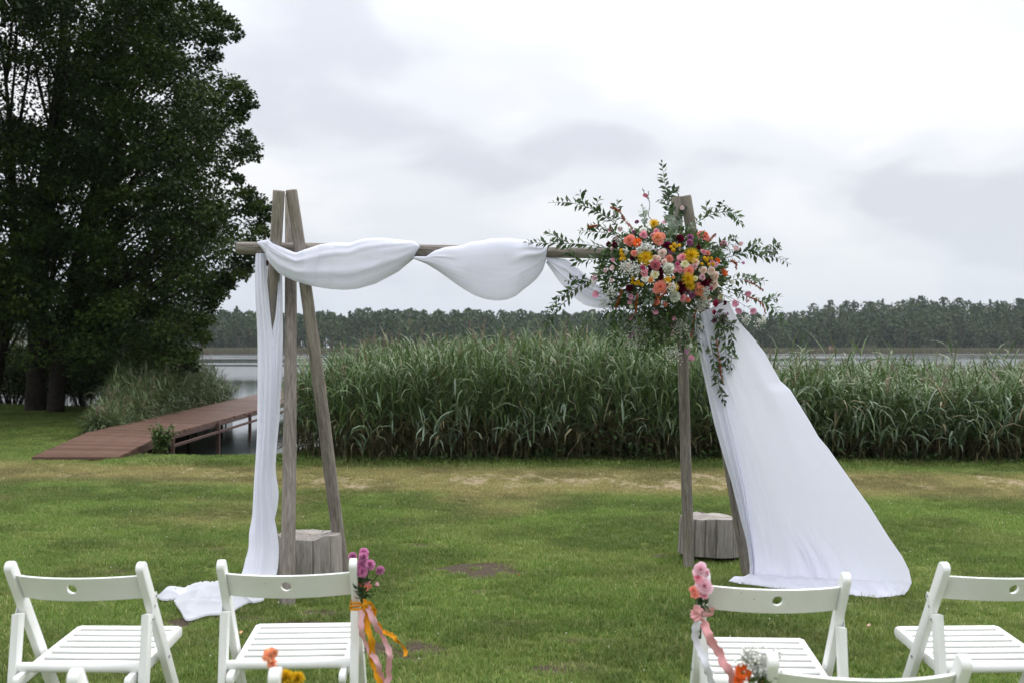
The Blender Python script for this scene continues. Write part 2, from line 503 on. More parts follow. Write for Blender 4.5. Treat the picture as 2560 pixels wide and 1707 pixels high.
# ---- far shore
SHORE_D = 418.0
def hill(x, y):
    back = np.clip((y - SHORE_D) / 160.0, 0, 3)
    h = np.interp(x, [-400, -120, -40, 20, 60, 95, 130, 170, 210, 400], [3, 2.5, 2.0, 1.6, 0.6, -1.0, 2.5, 12, 14, 14])
    return WATER + 0.25 + h * sstep(0.0, 1.0, back) + 1.2 * (fbm(x, y, 0.02, 4.0, 3) - 0.5) * sstep(0, .3, back)
mb = MB()
hx = np.linspace(-900, 900, 90); hy = np.concatenate([np.linspace(SHORE_D - 3, SHORE_D + 170, 24)[:-1], np.linspace(SHORE_D + 170, 1400, 14)])
HX, HY = np.meshgrid(hx, hy)
mb.add(np.stack([HX, HY, hill(HX, HY)], -1).reshape(-1, 3), grid_faces(len(hy), len(hx))[:, ::-1])
M['forest_floor'] = plain_mat('forest_floor', (0.04, 0.05, 0.02), 0.95, 0.1, 0.2, 0.4)
tag(mb.build('far_terrain', M['forest_floor']), kind='structure')

def crown_cards(n, shape, h, w, r0, size, col, zlo=0.15):
    """foliage of a far tree: n small leaf-clump faces through the crown's volume"""
    t = zlo + (1 - zlo) * r0.random(n) ** 0.9
    th = r0.random(n) * 2 * np.pi
    if shape == 'pine':
        prof = np.sqrt(np.clip(1 - (np.clip((t - .62) / .40, -1, 1)) ** 2, 0.02, 1)) * (0.72 + 0.5 * np.sin(t * 23 + th * 2) ** 2)
    elif shape == 'spruce':
        prof = (1.03 - t) * (0.7 + 0.45 * (np.modf(t * 9)[0] < 0.5))
    else:
        u = (t - zlo) / (1 - zlo)
        prof = np.sqrt(np.clip(1 - (1.75 * u - 0.85) ** 2, 0.03, 1)) * (0.80 + 0.3 * np.sin(3 * th + t * 9))
    rr = w * prof * (0.55 + 0.45 * r0.random(n) ** 0.5)
    C = np.stack([rr * np.cos(th), rr * np.sin(th), t * h], -1)
    out = np.stack([np.cos(th), np.sin(th), 0.7 + 0 * th], -1); out += r0.normal(0, 0.45, (n, 3))
    out /= np.linalg.norm(out, axis=1)[:, None]
    a = np.cross(out, r0.normal(size=(n, 3))); a /= np.linalg.norm(a, axis=1)[:, None]
    b = np.cross(out, a)
    s = size * (0.6 + 0.8 * r0.random(n))[:, None]
    V = np.stack([C - a * s, C - b * s * 0.7, C + a * s * 0.9, C + b * s * 0.8], 1).reshape(-1, 3)
    Fc = np.arange(4 * n).reshape(-1, 4)
    cc = np.asarray(col)[None] * (0.7 + 0.6 * r0.random((n, 1)))
    return V, Fc, np.repeat(cc, 4, 0)

FAR_G = [(0.022, 0.046, 0.011), (0.028, 0.056, 0.013), (0.036, 0.064, 0.014), (0.050, 0.076, 0.015), (0.066, 0.074, 0.020)]
def far_trees(name, label, xlist, seed):
    r0 = np.random.default_rng(seed)
    mb = MB()
    for (x, y, kind, h) in xlist:
        w = {'pine': 0.20, 'spruce': 0.19, 'leafy': 0.36}[kind] * h * r0.uniform(0.85, 1.2)
        z = float(hill(np.array(x), np.array(y)))
        col = np.array(FAR_G[r0.integers(0, 3 if kind != 'leafy' else 5)])
        n = 210 if kind == 'leafy' else 170
        V, Fc, cc = crown_cards(n, kind, h, w, r0, h * 0.040, col, 0.35 if kind == 'pine' else 0.06)
        mb.add(V + np.array([x, y, z]), Fc, 0, cc)
        tube(mb, [(x, y, z - .3), (x + r0.normal(0, .2), y, z + h * .75)], [0.022 * h, 0.008 * h], 4, 1, (1, 1, 1), False)
    return tag(mb.build(name, [M['treeleaf'], M['far_bark']]), label, kind='stuff')
M['far_bark'] = plain_mat('pine_bark', (0.14, 0.09, 0.065), 0.9, 0.1, 0.5, 0.3)
r0 = np.random.default_rng(11)
lst = []
for row in range(9):
    yy = SHORE_D + 14 + row * 14
    for x in np.arange(-225, 290, 4.6):
        x_ = x + r0.uniform(-2.5, 2.5)
        right = x_ > 118
        k = r0.choice(['pine', 'spruce', 'leafy'], p=[.55, .10, .35] if not right else [.34, .08, .58])
        h = r0.uniform(14.2, 16.0) * (1.12 if not right else 1.0) * (1.05 if k != 'leafy' else 0.92) * (.9 + .25 * float(vnoise(np.array(x_), np.array(yy * 1.0), .035, 3.)))
        if row < 2 and right: h *= 0.85
        if row < 2 and not right: h *= r0.choice([0.72, 0.95])
        lst.append((x_, yy + r0.uniform(-5, 5), k, h))
far_trees('far_forest', 'dense dark mixed forest along the far side of the lake', lst, 5)

# individual broadleaf trees in front of the forest on the far bank
def far_tree_proto(seed, col):
    r1 = np.random.default_rng(seed)
    t = thing('broadleaf_tree', 'round crowned tree standing at the edge of the far forest', 'tree', group='trees lining the far bank')
    mbc = MB()
    for k in range(7):
        th = r1.uniform(0, 6.28); rr = r1.uniform(0.5, 2.6)
        c = np.array([rr * math.cos(th), rr * math.sin(th), r1.uniform(2.2, 9.0)])
        V, Fc, cc = crown_cards(70, 'leafy', r1.uniform(4.0, 5.5), r1.uniform(1.7, 2.5), r1, 0.55, np.array(col) * r1.uniform(0.8, 1.2), 0.0)
        mbc.add(V + c - np.array([0, 0, 2.2]), Fc, 0, cc)
    mbc.build('crown', M['treeleaf'], t)
    mbt = MB(); tube(mbt, [(0, 0, -.4), (.1, 0, 3), (0, .1, 8)], [.28, .2, .06], 6, 0)
    mbt.build('trunk', M['far_bark'], t)
    return t
protos = [far_tree_proto(s, c) for s, c in ((1, (0.030, 0.050, 0.018)), (2, (0.038, 0.056, 0.020)), (3, (0.050, 0.060, 0.024)))]
spots = [(x, 0) for x in (2035, 2092, 2160, 2222, 2290, 2355, 2420, 2490, 2550, 1990, 1945)] + [(x, 1) for x in (512, 548, 582, 622, 668)]
used = set(); right_row, left_row = [], []
for i, (px, side) in enumerate(spots):
    k = i % 3
    o = protos[k] if k not in used else copy_tree(protos[k])
    used.add(k)
    y = SHORE_D + 7 + (i * 37 % 5)
    x = (px - 1280) / F * y
    s = (0.98, 1.12, 0.86, 1.05)[i % 4] * (1.0 if side == 0 else 0.86)
    o.location = (x, y, float(hill(np.array(x), np.array(y)))); o.scale = (s, s, s); o.rotation_euler = (0, 0, i * 1.9)
    if side == 0: right_row.append((px, o))
    else: left_row.append((px, o))
ORD = ['first', 'second', 'third', 'fourth', 'fifth', 'sixth', 'seventh', 'eighth', 'ninth', 'tenth', 'eleventh']
for k, (px, o) in enumerate(sorted(right_row, key=lambda q: -q[0])):
    o['label'] = ORD[k] + ' round crowned tree from the right edge, along the far bank below the hill'
for k, (px, o) in enumerate(sorted(left_row, key=lambda q: q[0])):
    o['label'] = ORD[k] + ' low leafy tree from the dark alder, on the far bank beyond the pier'

# far reed belt in front of the forest
r1 = np.random.default_rng(3)
n = 26000
x = r1.uniform(-200, 260, n); y = SHORE_D - 1 - r1.random(n) * 14 * (0.6 + 0.4 * vnoise(x, 0 * x, 0.02, 2)); h = r1.uniform(1.5, 2.5, n)
w = r1.uniform(0.10, 0.22, n); lean = r1.normal(0, 0.18, (n, 2))
b = np.stack([x, y, np.full(n, WATER - .05)], -1)
tp = b + np.stack([lean[:, 0], lean[:, 1], h], -1)
ax = np.stack([np.cos(r1.random(n) * .8 - .4), np.sin(r1.random(n) * .8 - .4), 0 * x], -1) * w[:, None]
V = np.stack([b - ax, b + ax, tp + ax * .4, tp - ax * .4], 1).reshape(-1, 3)
gcol = np.where(r1.random((n, 1)) < 0.45, np.array([[0.17, 0.155, 0.085]]), np.array([[0.115, 0.14, 0.062]])) * r1.uniform(.7, 1.25, (n, 1))
cv = np.repeat(gcol, 4, 0)
cv[0::4] = np.array([0.15, 0.11, 0.075]); cv[1::4] = np.array([0.15, 0.11, 0.075])
tag(MB().add(V, np.arange(4 * n).reshape(-1, 4), 0, cv).build('far_reeds', M['reed']), 'pale strip of reeds along the far bank of the lake', kind='stuff')

# small wooden hide among the far reeds
hx_, hy_ = (2080 - 1280) / F * 402, 402.0
t = thing('wooden_hide', 'tiny wooden hide on stilts among the far reeds', 'hide', (hx_, hy_, WATER))
M['hide_wood'] = plain_mat('hide_boards', (0.34, 0.24, 0.16), 0.85, 0.2, 3.0, 0.25)
for sx in (-1, 1):
    for sy in (-1, 1):
        o = bm_obj('post', bezbox(.18, .18, 2.2, .02), M['hide_wood'], t); o.location = (sx * .85, sy * .7, .85)
o = bm_obj('cabin', bezbox(2.2, 1.8, 1.5, .03), M['hide_wood'], t); o.location = (0, 0, 2.4)
o = bm_obj('roof', bezbox(2.6, 2.2, .16, .03), M['bark'], t); o.location = (0, 0, 3.23); o.rotation_euler = (R(6), 0, 0)
o = bm_obj('window_slot', bezbox(1.2, .06, .35, .01), M['bark'], t); o.location = (0, -.91, 2.6)
# ================================================================== arch of poles
def log_mesh(name, L, r_a, r_b, seed, mat, cracks=((0.3, 0.05, 0.95, 0.4),), lump=0.075, bend=0.0, seg=30, knots=5):
    """a debarked pole along +Z with drying cracks, knots and slightly rounded ends"""
    r1 = np.random.default_rng(seed)
    n = max(12, int(L / 0.05))
    z = np.concatenate([[0.0, 0.004], np.linspace(0.012, L - 0.012, n), [L - 0.004, L]])
    ang = np.linspace(0, 2 * np.pi, seg, endpoint=False)
    for c in cracks: ang = np.concatenate([ang, c[0] + np.array([-0.16, -0.07, -0.03, 0.0, 0.03, 0.07, 0.16])])
    ang = np.sort(np.mod(ang, 2 * np.pi))
    A, Z = np.meshgrid(ang, z)
    t = Z / L
    r = r_a + (r_b - r_a) * t
    lowf = fbm(np.cos(A) * 1.1 + Z * 1.3, np.sin(A) * 1.1 + Z * .4, 1.0, seed * 3.1, 3) - .5
    r = r * (1 + lump * 2.2 * lowf)
    r = r * (1 + 0.05 * (vnoise(np.cos(A) * 3 + seed, np.sin(A) * 3 + Z * 5.0, 1.0, seed) - .5)) * (1 + .03 * (vnoise(np.cos(A) * 9, np.sin(A) * 9 + Z * 14.0, 1.0, seed + 1) - .5))
    for k in range(knots):
        ka, kz = r1.uniform(0, 6.28), r1.uniform(.1, .9) * L
        dd = (np.angle(np.exp(1j * (A - ka))) * r_a / 0.028) ** 2 + ((Z - kz) / 0.035) ** 2
        r = r * (1 + 0.14 * np.exp(-dd) - 0.16 * np.exp(-dd * 9))
    for (ca, z0, z1, dep) in cracks:
        wob = 0.10 * (vnoise(Z * 2.5, 0 * Z, 1.0, seed + 2) - .5) * 0
        da = np.angle(np.exp(1j * (A - ca - wob)))
        prof = np.exp(-(da / 0.042) ** 2)
        env = sstep(z0 - .03, z0 + .12, t) * (1 - sstep(z1 - .12, z1 + .03, t))
        r = r * (1 - dep * prof * env)
    endr = np.ones_like(z); endr[0] = endr[-1] = 0.93; endr[1] = endr[-2] = 0.98
    r = r * endr[:, None]
    bx = bend * np.sin(np.pi * t) + .010 * (vnoise(Z * 1.3, 0 * Z, 1.0, seed + 6) - .5) * np.sin(np.pi * t)
    V = np.stack([r * np.cos(A) + bx, r * np.sin(A), Z], -1).reshape(-1, 3)
    na = len(ang)
    mb = MB(); mb.add(V, grid_faces(len(z), na, True))
    for k, zz, s in ((0, 0.0, 1), (len(z) - 1, L, -1)):
        cidx = mb.n
        mb.add([[0, 0, zz + (0.002 if s < 0 else -0.002)]], np.zeros((0, 3), int))
        tri = []
        for j in range(na):
            a_, b_ = k * na + j, k * na + (j + 1) % na
            tri.append((a_, cidx, b_) if s > 0 else (b_, cidx, a_))
        mb.more(tri, 0)
    return mb.mesh(name, mat)

def pole(name, p0, p1, r0_, r1_, seed, parent, roll=0.0, **k):
    p0, p1 = Vector(p0), Vector(p1)
    d = p1 - p0
    o = obj(name, log_mesh(name, d.length, r0_, r1_, seed, M['pole'], **k), parent)
    o.matrix_local = Matrix.Translation(p0) @ d.to_track_quat('Z', 'Y').to_matrix().to_4x4() @ Matrix.Rotation(roll, 4, 'Z')
    return o

arch = thing('wooden_arch', 'weathered grey log arch of two tripods carrying one long beam', 'arch', (0, 0, 0))
def gz(p): return np.array([p[0], p[1], -0.03])
# left tripod: foot -> top
foot1, top1 = gz(G(636, 1425)), P(698, 477, 6.06)
foot2, top2 = gz(G(858, 1428)), P(728, 475, 6.10)
foot3, top3 = gz(G(718, 1506)), P(726, 486, 6.44)
pole('leg', foot1, top1, .040, .0355, 21, arch, 1.0, cracks=((1.2, .3, .9, .3),))
pole('leg', foot2, top2, .043, .035, 22, arch, 0.4, cracks=((3.4, .15, .75, .35), (0.4, .5, .95, .3)), bend=0.012)
pole('leg', foot3, top3, .044, .034, 23, arch, 0.0, cracks=((4.05, .30, .93, .45), (5.2, .0, .35, .3)), bend=-0.01)
# right tripod
foot4, top4 = gz(G(1722, 1416)), P(1690, 492, 6.52)
foot5, top5 = gz(G(1872, 1436)), P(1714, 490, 6.17)
foot6, top6 = gz(G(1905, 1452)), P(1760, 560, 6.18)
pole('leg', foot4, top4, .036, .034, 24, arch, 0.0, cracks=((4.3, .05, .9, .4),), bend=0.008)
pole('leg', foot5, top5, .038, .034, 25, arch, 0.7, cracks=((4.6, .1, .9, .35),))
pole('leg', foot6 + np.array([.42, .25, 0]), P(1735, 585, 6.30), .036, .034, 26, arch)
BL, BR = P(592, 621, 6.20), P(1800, 638, 6.34)
pole('beam', BL, BR, .0395, .031, 27, arch, 2.2, cracks=((1.0, .02, .5, .35), (3.0, .35, .98, .4)), knots=6, lump=.04)
def beam_at(px):
    t = (px - 592.0) / (1800 - 592.0)
    return BL + (BR - BL) * t
# short peg under the beam that keeps the left tripod from closing
pk = MB(); c0 = P(663, 659, 6.21)
tube(pk, [c0 + np.array([-.012, -.02, 0]), c0 + np.array([.16, .03, .01])], .018, 12)
pk.build('peg', M['peg'], arch)

# ================================================================== stumps
def stump(name, label, c, outline_r, h, seed, cracks, tilt=(0, 0), dished=0.02):
    r1 = np.random.default_rng(seed)
    ang = np.linspace(0, 2 * np.pi, 96, endpoint=False)
    ang = np.sort(np.mod(np.concatenate([ang] + [k + np.array([-.05, -.022, -.01, 0, .01, .022, .05]) for k, dp in cracks]), 2 * np.pi))
    R0 = np.interp(ang, np.linspace(0, 2 * np.pi, len(outline_r) + 1), list(outline_r) + [outline_r[0]])
    R0 = np.convolve(np.concatenate([R0[-4:], R0, R0[:4]]), np.ones(9) / 9, 'valid')
    R0 = R0 * (1 + 0.05 * (vnoise(np.cos(ang) * 5, np.sin(ang) * 5, 1.0, seed) - .5))
    crk = np.zeros_like(ang)
    for k, dp in cracks: crk = np.maximum(crk, dp * np.exp(-(np.angle(np.exp(1j * (ang - k))) / .013) ** 2))
    rows = []
    zt = lambda a, rr: h + 0.022 * (fbm(np.cos(a) * rr * 7 + 3, np.sin(a) * rr * 7, 1.0, seed + 5, 3) - .5) * 2
    for t in np.linspace(0, 1, 12):
        rr = R0 * (1.05 - 0.05 * t) * (1 + 0.012 * (vnoise(ang * 9, ang * 0 + t * 2, 1, seed) - .5)) * (1 - crk)
        if t == 1: rr = rr * 0.985
        rows.append(np.stack([rr * np.cos(ang), rr * np.sin(ang), t * (zt(ang, R0) - .004 * (t < 1))], -1))
    for q in (0.96, 0.85, 0.7, 0.52, 0.34, 0.16, 0.03):
        rr = R0 * q * (1 - crk * max(0, 1.25 * q - .35))
        rows.append(np.stack([rr * np.cos(ang), rr * np.sin(ang), zt(ang, R0 * q) - dished * (1 - q) * .3 - crk * .05 * q], -1))
    V = np.array(rows)
    mb = MB(); mb.add(V.reshape(-1, 3), grid_faces(len(rows), len(ang), True))
    nb = len(ang)
    o = mb.build(name, M['stump'], smooth=False)
    for p in o.data.polygons: p.use_smooth = True
    try: o.data.set_sharp_from_angle(angle=R(38))
    except Exception: pass
    o.location = c; o.rotation_euler = (tilt[0], tilt[1], 0)
    return tag(o, label, 'tree stump', 'sawn stumps at the feet of the arch')
cl = G(772, 1440)
stump('log_stump', 'sawn log stump standing behind the front pole of the arch, beside the hanging cloth',
      (cl[0], cl[1] + 0.02, -.01), [.205, .20, .185, .19, .21, .205, .195, .20, .215, .205, .19, .20], 0.275, 31,
      [(5.02, .06), (5.62, .035), (3.7, .08), (1.2, .2), (2.6, .16)])
cr_ = G(1786, 1396)
stump('log_stump', 'grey sawn log stump propped off the grass between the poles of the flowered side',
      (cr_[0], cr_[1] + 0.05, .028), [.20, .21, .225, .205, .225, .235, .225, .21, .18, .185, .195, .19], 0.255, 32,
      [(4.22, .05), (4.62, .06), (5.25, .045), (3.85, .12), (1.9, .35), (3.2, .2), (5.9, .15)], (R(-2), R(1)))
wd = MB()
tube(wd, [(-.14, -.06, 0.012), (.14, -.06, 0.012)], .014, 8); tube(wd, [(-.12, .1, 0.012), (.12, .1, 0.012)], .014, 8)
o = wd.build('wedge_sticks', M['peg']); o.location = (cr_[0], cr_[1] + .05, 0)
tag(o, 'dark sticks wedged under the grey stump on the flowered side', 'sticks')

# ================================================================== white cloth
def zoomxy(pts, ox, oy, s):
    p = np.asarray(pts, float)
    return np.stack([ox + p[:, 0] * s, oy + p[:, 1] * s], -1)

def swag(name, topl, botl, parent, front, sback, ridges, seed, nu=130, nv=110, a0=-55, a1=212, wmin=.055, xr=None):
    """a length of cloth looped over the beam; topl/botl: its upper and lower edge"""
    x0, x1 = xr
    ease = (1 - np.cos(np.linspace(0, np.pi, nu))) / 2
    px = x0 + (x1 - x0) * (0.35 * ease + 0.65 * np.linspace(0, 1, nu))
    yt = np.interp(px, topl[:, 0], topl[:, 1]); yb = np.interp(px, botl[:, 0], botl[:, 1])
    ker = np.array([1, 2, 3, 2, 1]) / 9.0
    yt[2:-2] = np.convolve(yt, ker, 'valid'); yb[2:-2] = np.convolve(yb, ker, 'valid')
    sh = np.interp(px, [q[0] for q in sback], [q[1] for q in sback])
    ww = np.interp(px, [q[0] for q in front], [q[1] for q in front])
    phi = np.radians(np.linspace(a0, a1, nv)); vv = np.linspace(0, 1, nv)
    V = np.zeros((nu, nv, 3))
    for i in range(nu):
        bc = beam_at(px[i]); d = bc[1] - sh[i]
        zt_ = EYE - (yt[i] - HZ) / F * d; zb_ = EYE - (yb[i] - HZ) / F * d
        hz_ = (zt_ - zb_) / 2; zc_ = (zt_ + zb_) / 2
        u = i / (nu - 1)
        disp = np.zeros(nv)
        for (va, vb, sg, am, ua, ub) in ridges:
            v0 = va + (vb - va) * u
            env = math.sin(math.pi * min(max((u - ua) / (ub - ua), 0), 1)) ** 0.6 if ua < u < ub else 0.0
            disp += am * env * np.exp(-((vv - v0) / sg) ** 2)
        disp += 0.004 * (vnoise(u * 9 + 0 * vv, vv * 7, 1.0, seed) - .5) * 2
        gath = .35 + .65 * abs(2 * u - 1) ** 1.5
        disp += .004 * gath * (1 - np.abs(2 * vnoise(vv * 12 + 1.5 * u, 0 * vv + u * 2.2, 1.0, seed + 4) - 1)) ** 3 + .0010 * (1 - np.abs(2 * vnoise(vv * 21 - 3 * u, 0 * vv + u * 5, 1.0, seed + 9) - 1)) ** 4
        sn = np.sin(phi); cs = np.cos(phi)
        rad = 1 + disp / max(hz_, .03)
        yy = np.sign(sn) * np.abs(sn) ** 0.62 * ww[i] + disp * np.clip(sn, 0, 1)
        V[i, :, 0] = (px[i] - 1280) / F * d + 0.004 * np.sin(vv * 9 + seed)
        V[i, :, 1] = d - yy
        V[i, :, 2] = zc_ + hz_ * cs
    o = MB().add(V.reshape(-1, 3), grid_faces(nu, nv)[:, ::-1]).build(name, M['cloth'], parent)
    sd = o.modifiers.new('thick', 'SOLIDIFY'); sd.thickness = 0.0015; sd.offset = 0
    return o

drape = thing('white_drape', 'white chiffon cloth swagged along the beam and hanging down the log tripod', 'cloth', (0, 0, 0))
s1t = zoomxy([(235, 545), (265, 535), (330, 522), (345, 548), (450, 592), (565, 640), (640, 610), (780, 565), (920, 548), (1040, 555), (1130, 522), (1200, 512), (1340, 510), (1450, 525), (1600, 540), (1640, 583)], 580, 450, .287)
s1b = zoomxy([(235, 560), (265, 590), (300, 640), (330, 720), (420, 820), (560, 885), (700, 925), (850, 950), (980, 958), (1090, 950), (1250, 905), (1450, 800), (1580, 690), (1640, 600)], 580, 450, .287)
swag('swag', s1t, s1b, drape,
     [(645, .06), (680, .055), (790, .055), (830, .10), (950, .11), (1050, .06)],
     [(640, .02), (668, .05), (680, .135), (765, .135), (800, .04), (840, .0), (1051, .0)],
     [(.50, .36, .030, .010, .02, 1.0), (.63, .60, .05, .012, .0, .95), (.42, .26, .028, .007, .45, 1.0), (.34, .30, .03, .007, .0, .35), (.42, .5, .02, .005, .0, .3)], 3, xr=(648, 1050.5))
s2t = zoomxy([(145, 428), (270, 424), (300, 410), (380, 350), (500, 312), (700, 290), (790, 252), (900, 245), (1020, 216), (1200, 210), (1330, 228), (1430, 235), (1600, 284), (1650, 296)], 1000, 550, .2232)
s2b = zoomxy([(145, 436), (180, 446), (300, 497), (430, 577), (560, 672), (700, 770), (830, 845), (960, 890), (1080, 905), (1190, 895), (1300, 850), (1380, 780), (1480, 705), (1545, 640), (1600, 555), (1635, 440), (1650, 330)], 1000, 550, .2232)
swag('swag', s2t, s2b, drape, [(1030, .045), (1080, .07), (1180, .115), (1300, .11), (1368, .05)], [(1030, .0), (1368, .0)],
     [(.30, .50, .03, .006, .7, 1.0), (.58, .45, .03, .008, .68, 1.0), (.42, .38, .025, .007, .72, 1.0), (.66, .56, .05, .006, .0, .42), (.5, .42, .02, .005, .0, .35), (.74, .66, .03, .004, .05, .5)], 5, xr=(1033, 1368))
s3t = zoomxy([(160, 655), (200, 650), (280, 660), (370, 730), (450, 800), (560, 850), (700, 850), (820, 820)], 1300, 380, .408)
s3b = zoomxy([(160, 672), (240, 790), (330, 890), (400, 940), (480, 958), (580, 960), (700, 935), (820, 880)], 1300, 380, .408)
swag('swag', s3t, s3b, drape, [(1360, .05), (1450, .06), (1640, .07)], [(1360, -.03), (1420, -.02), (1640, .02)],
     [(.4, .4, .04, .01, .0, 1.), (.6, .55, .04, .012, .0, 1.), (.5, .52, .02, .008, .2, 1.)], 8, xr=(1366, 1632), nu=80, a0=-20, a1=205)

def strip(name, rows, parent, seed, pleats, nv=40, thick=.0014, bulge=0.0):
    """hanging cloth: rows of (y, x left, x right, depth); pleats: (position, width, depth m)"""
    rows = np.asarray(rows, float)
    nu = 110
    t = np.linspace(0, 1, nu) * (len(rows) - 1)
    r_ = smooth_path(rows, nu)
    s = np.linspace(0, 1, nv)
    V = np.zeros((nu, nv, 3))
    for i in range(nu):
        y, xl, xr_, d = r_[i]
        px = xl + (xr_ - xl) * s
        u = i / (nu - 1)
        off = np.zeros(nv)
        for (s0, s1, sg, am, f) in pleats:
            c_ = s0 + (s1 - s0) * u + 0.03 * math.sin(u * f + seed)
            off += am * np.exp(-((s - c_) / sg) ** 2)
        off += bulge * np.sin(np.pi * s) + 0.006 * (vnoise(s * 3, 0 * s + u * 5, 1.0, seed) - .5)
        dd = d - off
        V[i, :, 0] = (px - 1280) / F * d
        V[i, :, 1] = dd
        V[i, :, 2] = EYE - (y - HZ) / F * d
    o = MB().add(V.reshape(-1, 3), grid_faces(nu, nv)[:, ::-1]).build(name, M['cloth'], parent)
    sd = o.modifiers.new('thick', 'SOLIDIFY'); sd.thickness = thick; sd.offset = 0
    return o
def Z1(rows):   # hanging-cloth tracing -> photo pixels
    return [(580 + y * .625, 560 + a_ * .625, 560 + b_ * .625, d) for (y, a_, b_, d) in rows]
# left hand fold, in front of the leaning pole
strip('hanging_panel', Z1([(88, 126, 168, 6.19), (140, 124, 170, 6.16), (250, 125, 178, 6.13), (400, 133, 193, 6.12), (520, 135, 205, 6.11), (620, 135, 203, 6.10), (760, 133, 198, 6.09), (850, 130, 192, 6.08), (1000, 120, 186, 6.06), (1130, 113, 200, 6.05), (1200, 101, 213, 6.04), (1260, 98, 219, 6.02), (1310, 85, 218, 5.99), (1360, 72, 212, 5.95), (1425, 40, 190, 5.86)]), drape, 2,
      [(.25, .3, .10, .018, 5), (.62, .55, .12, .018, 4), (.36, .46, .03, .009, 3), (.8, .9, .05, .008, 5)], bulge=.03)
# right hand fold
strip('hanging_panel', Z1([(150, 214, 232, 6.20), (180, 216, 232, 6.19), (260, 212, 234, 6.17), (340, 205, 235, 6.15), (420, 188, 236, 6.14), (520, 176, 234, 6.14), (620, 172, 229, 6.13), (740, 168, 222, 6.12), (850, 163, 212, 6.11), (950, 155, 207, 6.10), (1040, 150, 218, 6.09), (1110, 150, 211, 6.08), (1170, 150, 197, 6.07), (1220, 150, 199, 6.07)]), drape, 4,
      [(.35, .4, .12, .014, 5), (.75, .65, .10, .014, 3)], bulge=.018)
# layer behind the pole
strip('hanging_panel', Z1([(92, 150, 230, 6.27), (140, 160, 230, 6.28), (250, 166, 228, 6.30), (350, 172, 222, 6.31), (440, 180, 222, 6.30), (560, 175, 220, 6.26)]), drape, 6,
      [(.2, .2, .1, .02, 3), (.6, .6, .1, .02, 4)])

def puddle(name, outline, parent, h, seed, lift=0.012):
    """cloth heaped on the grass: outline in ground metres"""
    o_ = np.asarray(outline, float)
    pts = smooth_path(np.vstack([o_, o_[:1]]), 121)[:-1]
    c = pts.mean(0)
    rows = []
    qs = np.concatenate([[1.0, 1.0], np.linspace(0.985, 0.04, 30)])
    for k, q in enumerate(qs):
        p = c + (pts - c) * q
        cr_n = fbm(p[:, 0], p[:, 1], 5.0, seed, 2) - .5
        fold = (1 - np.abs(2 * fbm(p[:, 0] * .6, p[:, 1] * 1.4, 6.0, seed + 3, 2) - 1)) ** 4 * 1.8
        edge = (1 - q ** 3) if k > 1 else 0
        z = 0.008 + lift * (k > 0) + edge * (h * (0.45 + 1.1 * cr_n) + h * .75 * fold * (q < .97))
        rows.append(np.stack([p[:, 0], p[:, 1], np.maximum(z, .004)], -1))
    V = np.array(rows)
    return MB().add(V.reshape(-1, 3), grid_faces(len(rows), 120, True)).build(name, M['cloth'], parent)
def GO(pts, ox, oy, s): return [G(ox + a_ * s, oy + b_ * s, 0.03)[:2] for a_, b_ in pts]
puddle('floor_folds', GO([(215, 1000), (270, 950), (300, 885), (480, 842), (560, 850), (660, 840), (800, 850), (1000, 900), (1100, 975), (1000, 1008), (940, 1010), (800, 1085), (690, 1120), (540, 1130), (400, 1172), (330, 1172), (285, 1100), (250, 1050)], 380, 1240, .2551), drape, .034, 3)
puddle('floor_folds', GO([(52, 952), (150, 902), (200, 882), (290, 885), (400, 900), (420, 960), (300, 965), (150, 984), (75, 975)], 380, 1240, .2551), drape, .028, 7)

# right hand sweep
sweep = thing('white_drape', 'long white cloth sweeping from the flowers down onto the grass', 'cloth', (0, 0, 0))
def Z2(p): return (1640 + p[0] * .4848, 760 + p[1] * .4848)
Lz = [(200, 60), (205, 140), (225, 270), (260, 440), (300, 620), (340, 760), (390, 920), (430, 1080), (465, 1210), (484, 1300), (484, 1395)]
Rz = [(370, -20), (430, 95), (490, 160), (560, 250), (606, 335), (640, 395), (690, 440), (790, 600), (838, 683), (885, 738), (1000, 900), (1100, 1040), (1200, 1200), (1270, 1300), (1305, 1370), (1320, 1440)]
def resample(z, n):
    p = np.array([Z2(q) for q in z]); seg = np.concatenate([[0], np.cumsum(np.linalg.norm(np.diff(p, axis=0), axis=1))])
    u = np.linspace(0, seg[-1], n)
    return np.stack([np.interp(u, seg, p[:, 0]), np.interp(u, seg, p[:, 1])], -1)
nu, nv = 170, 170
Lp, Rp = resample(Lz, nu), resample(Rz, nu)
s = np.linspace(0, 1, nv)
V = np.zeros((nu + 22, nv, 3))
rad_folds = [(.05, .03, .016, .028), (.20, .085, .022, .036), (.34, .13, .016, .020), (.44, .19, .03, .012), (.60, .30, .06, .016), (.78, .58, .08, .016)]
low_folds = [(.20, .05, .030), (.37, .03, .045), (.47, .025, .036), (.58, .03, .016), (.74, .06, .016)]
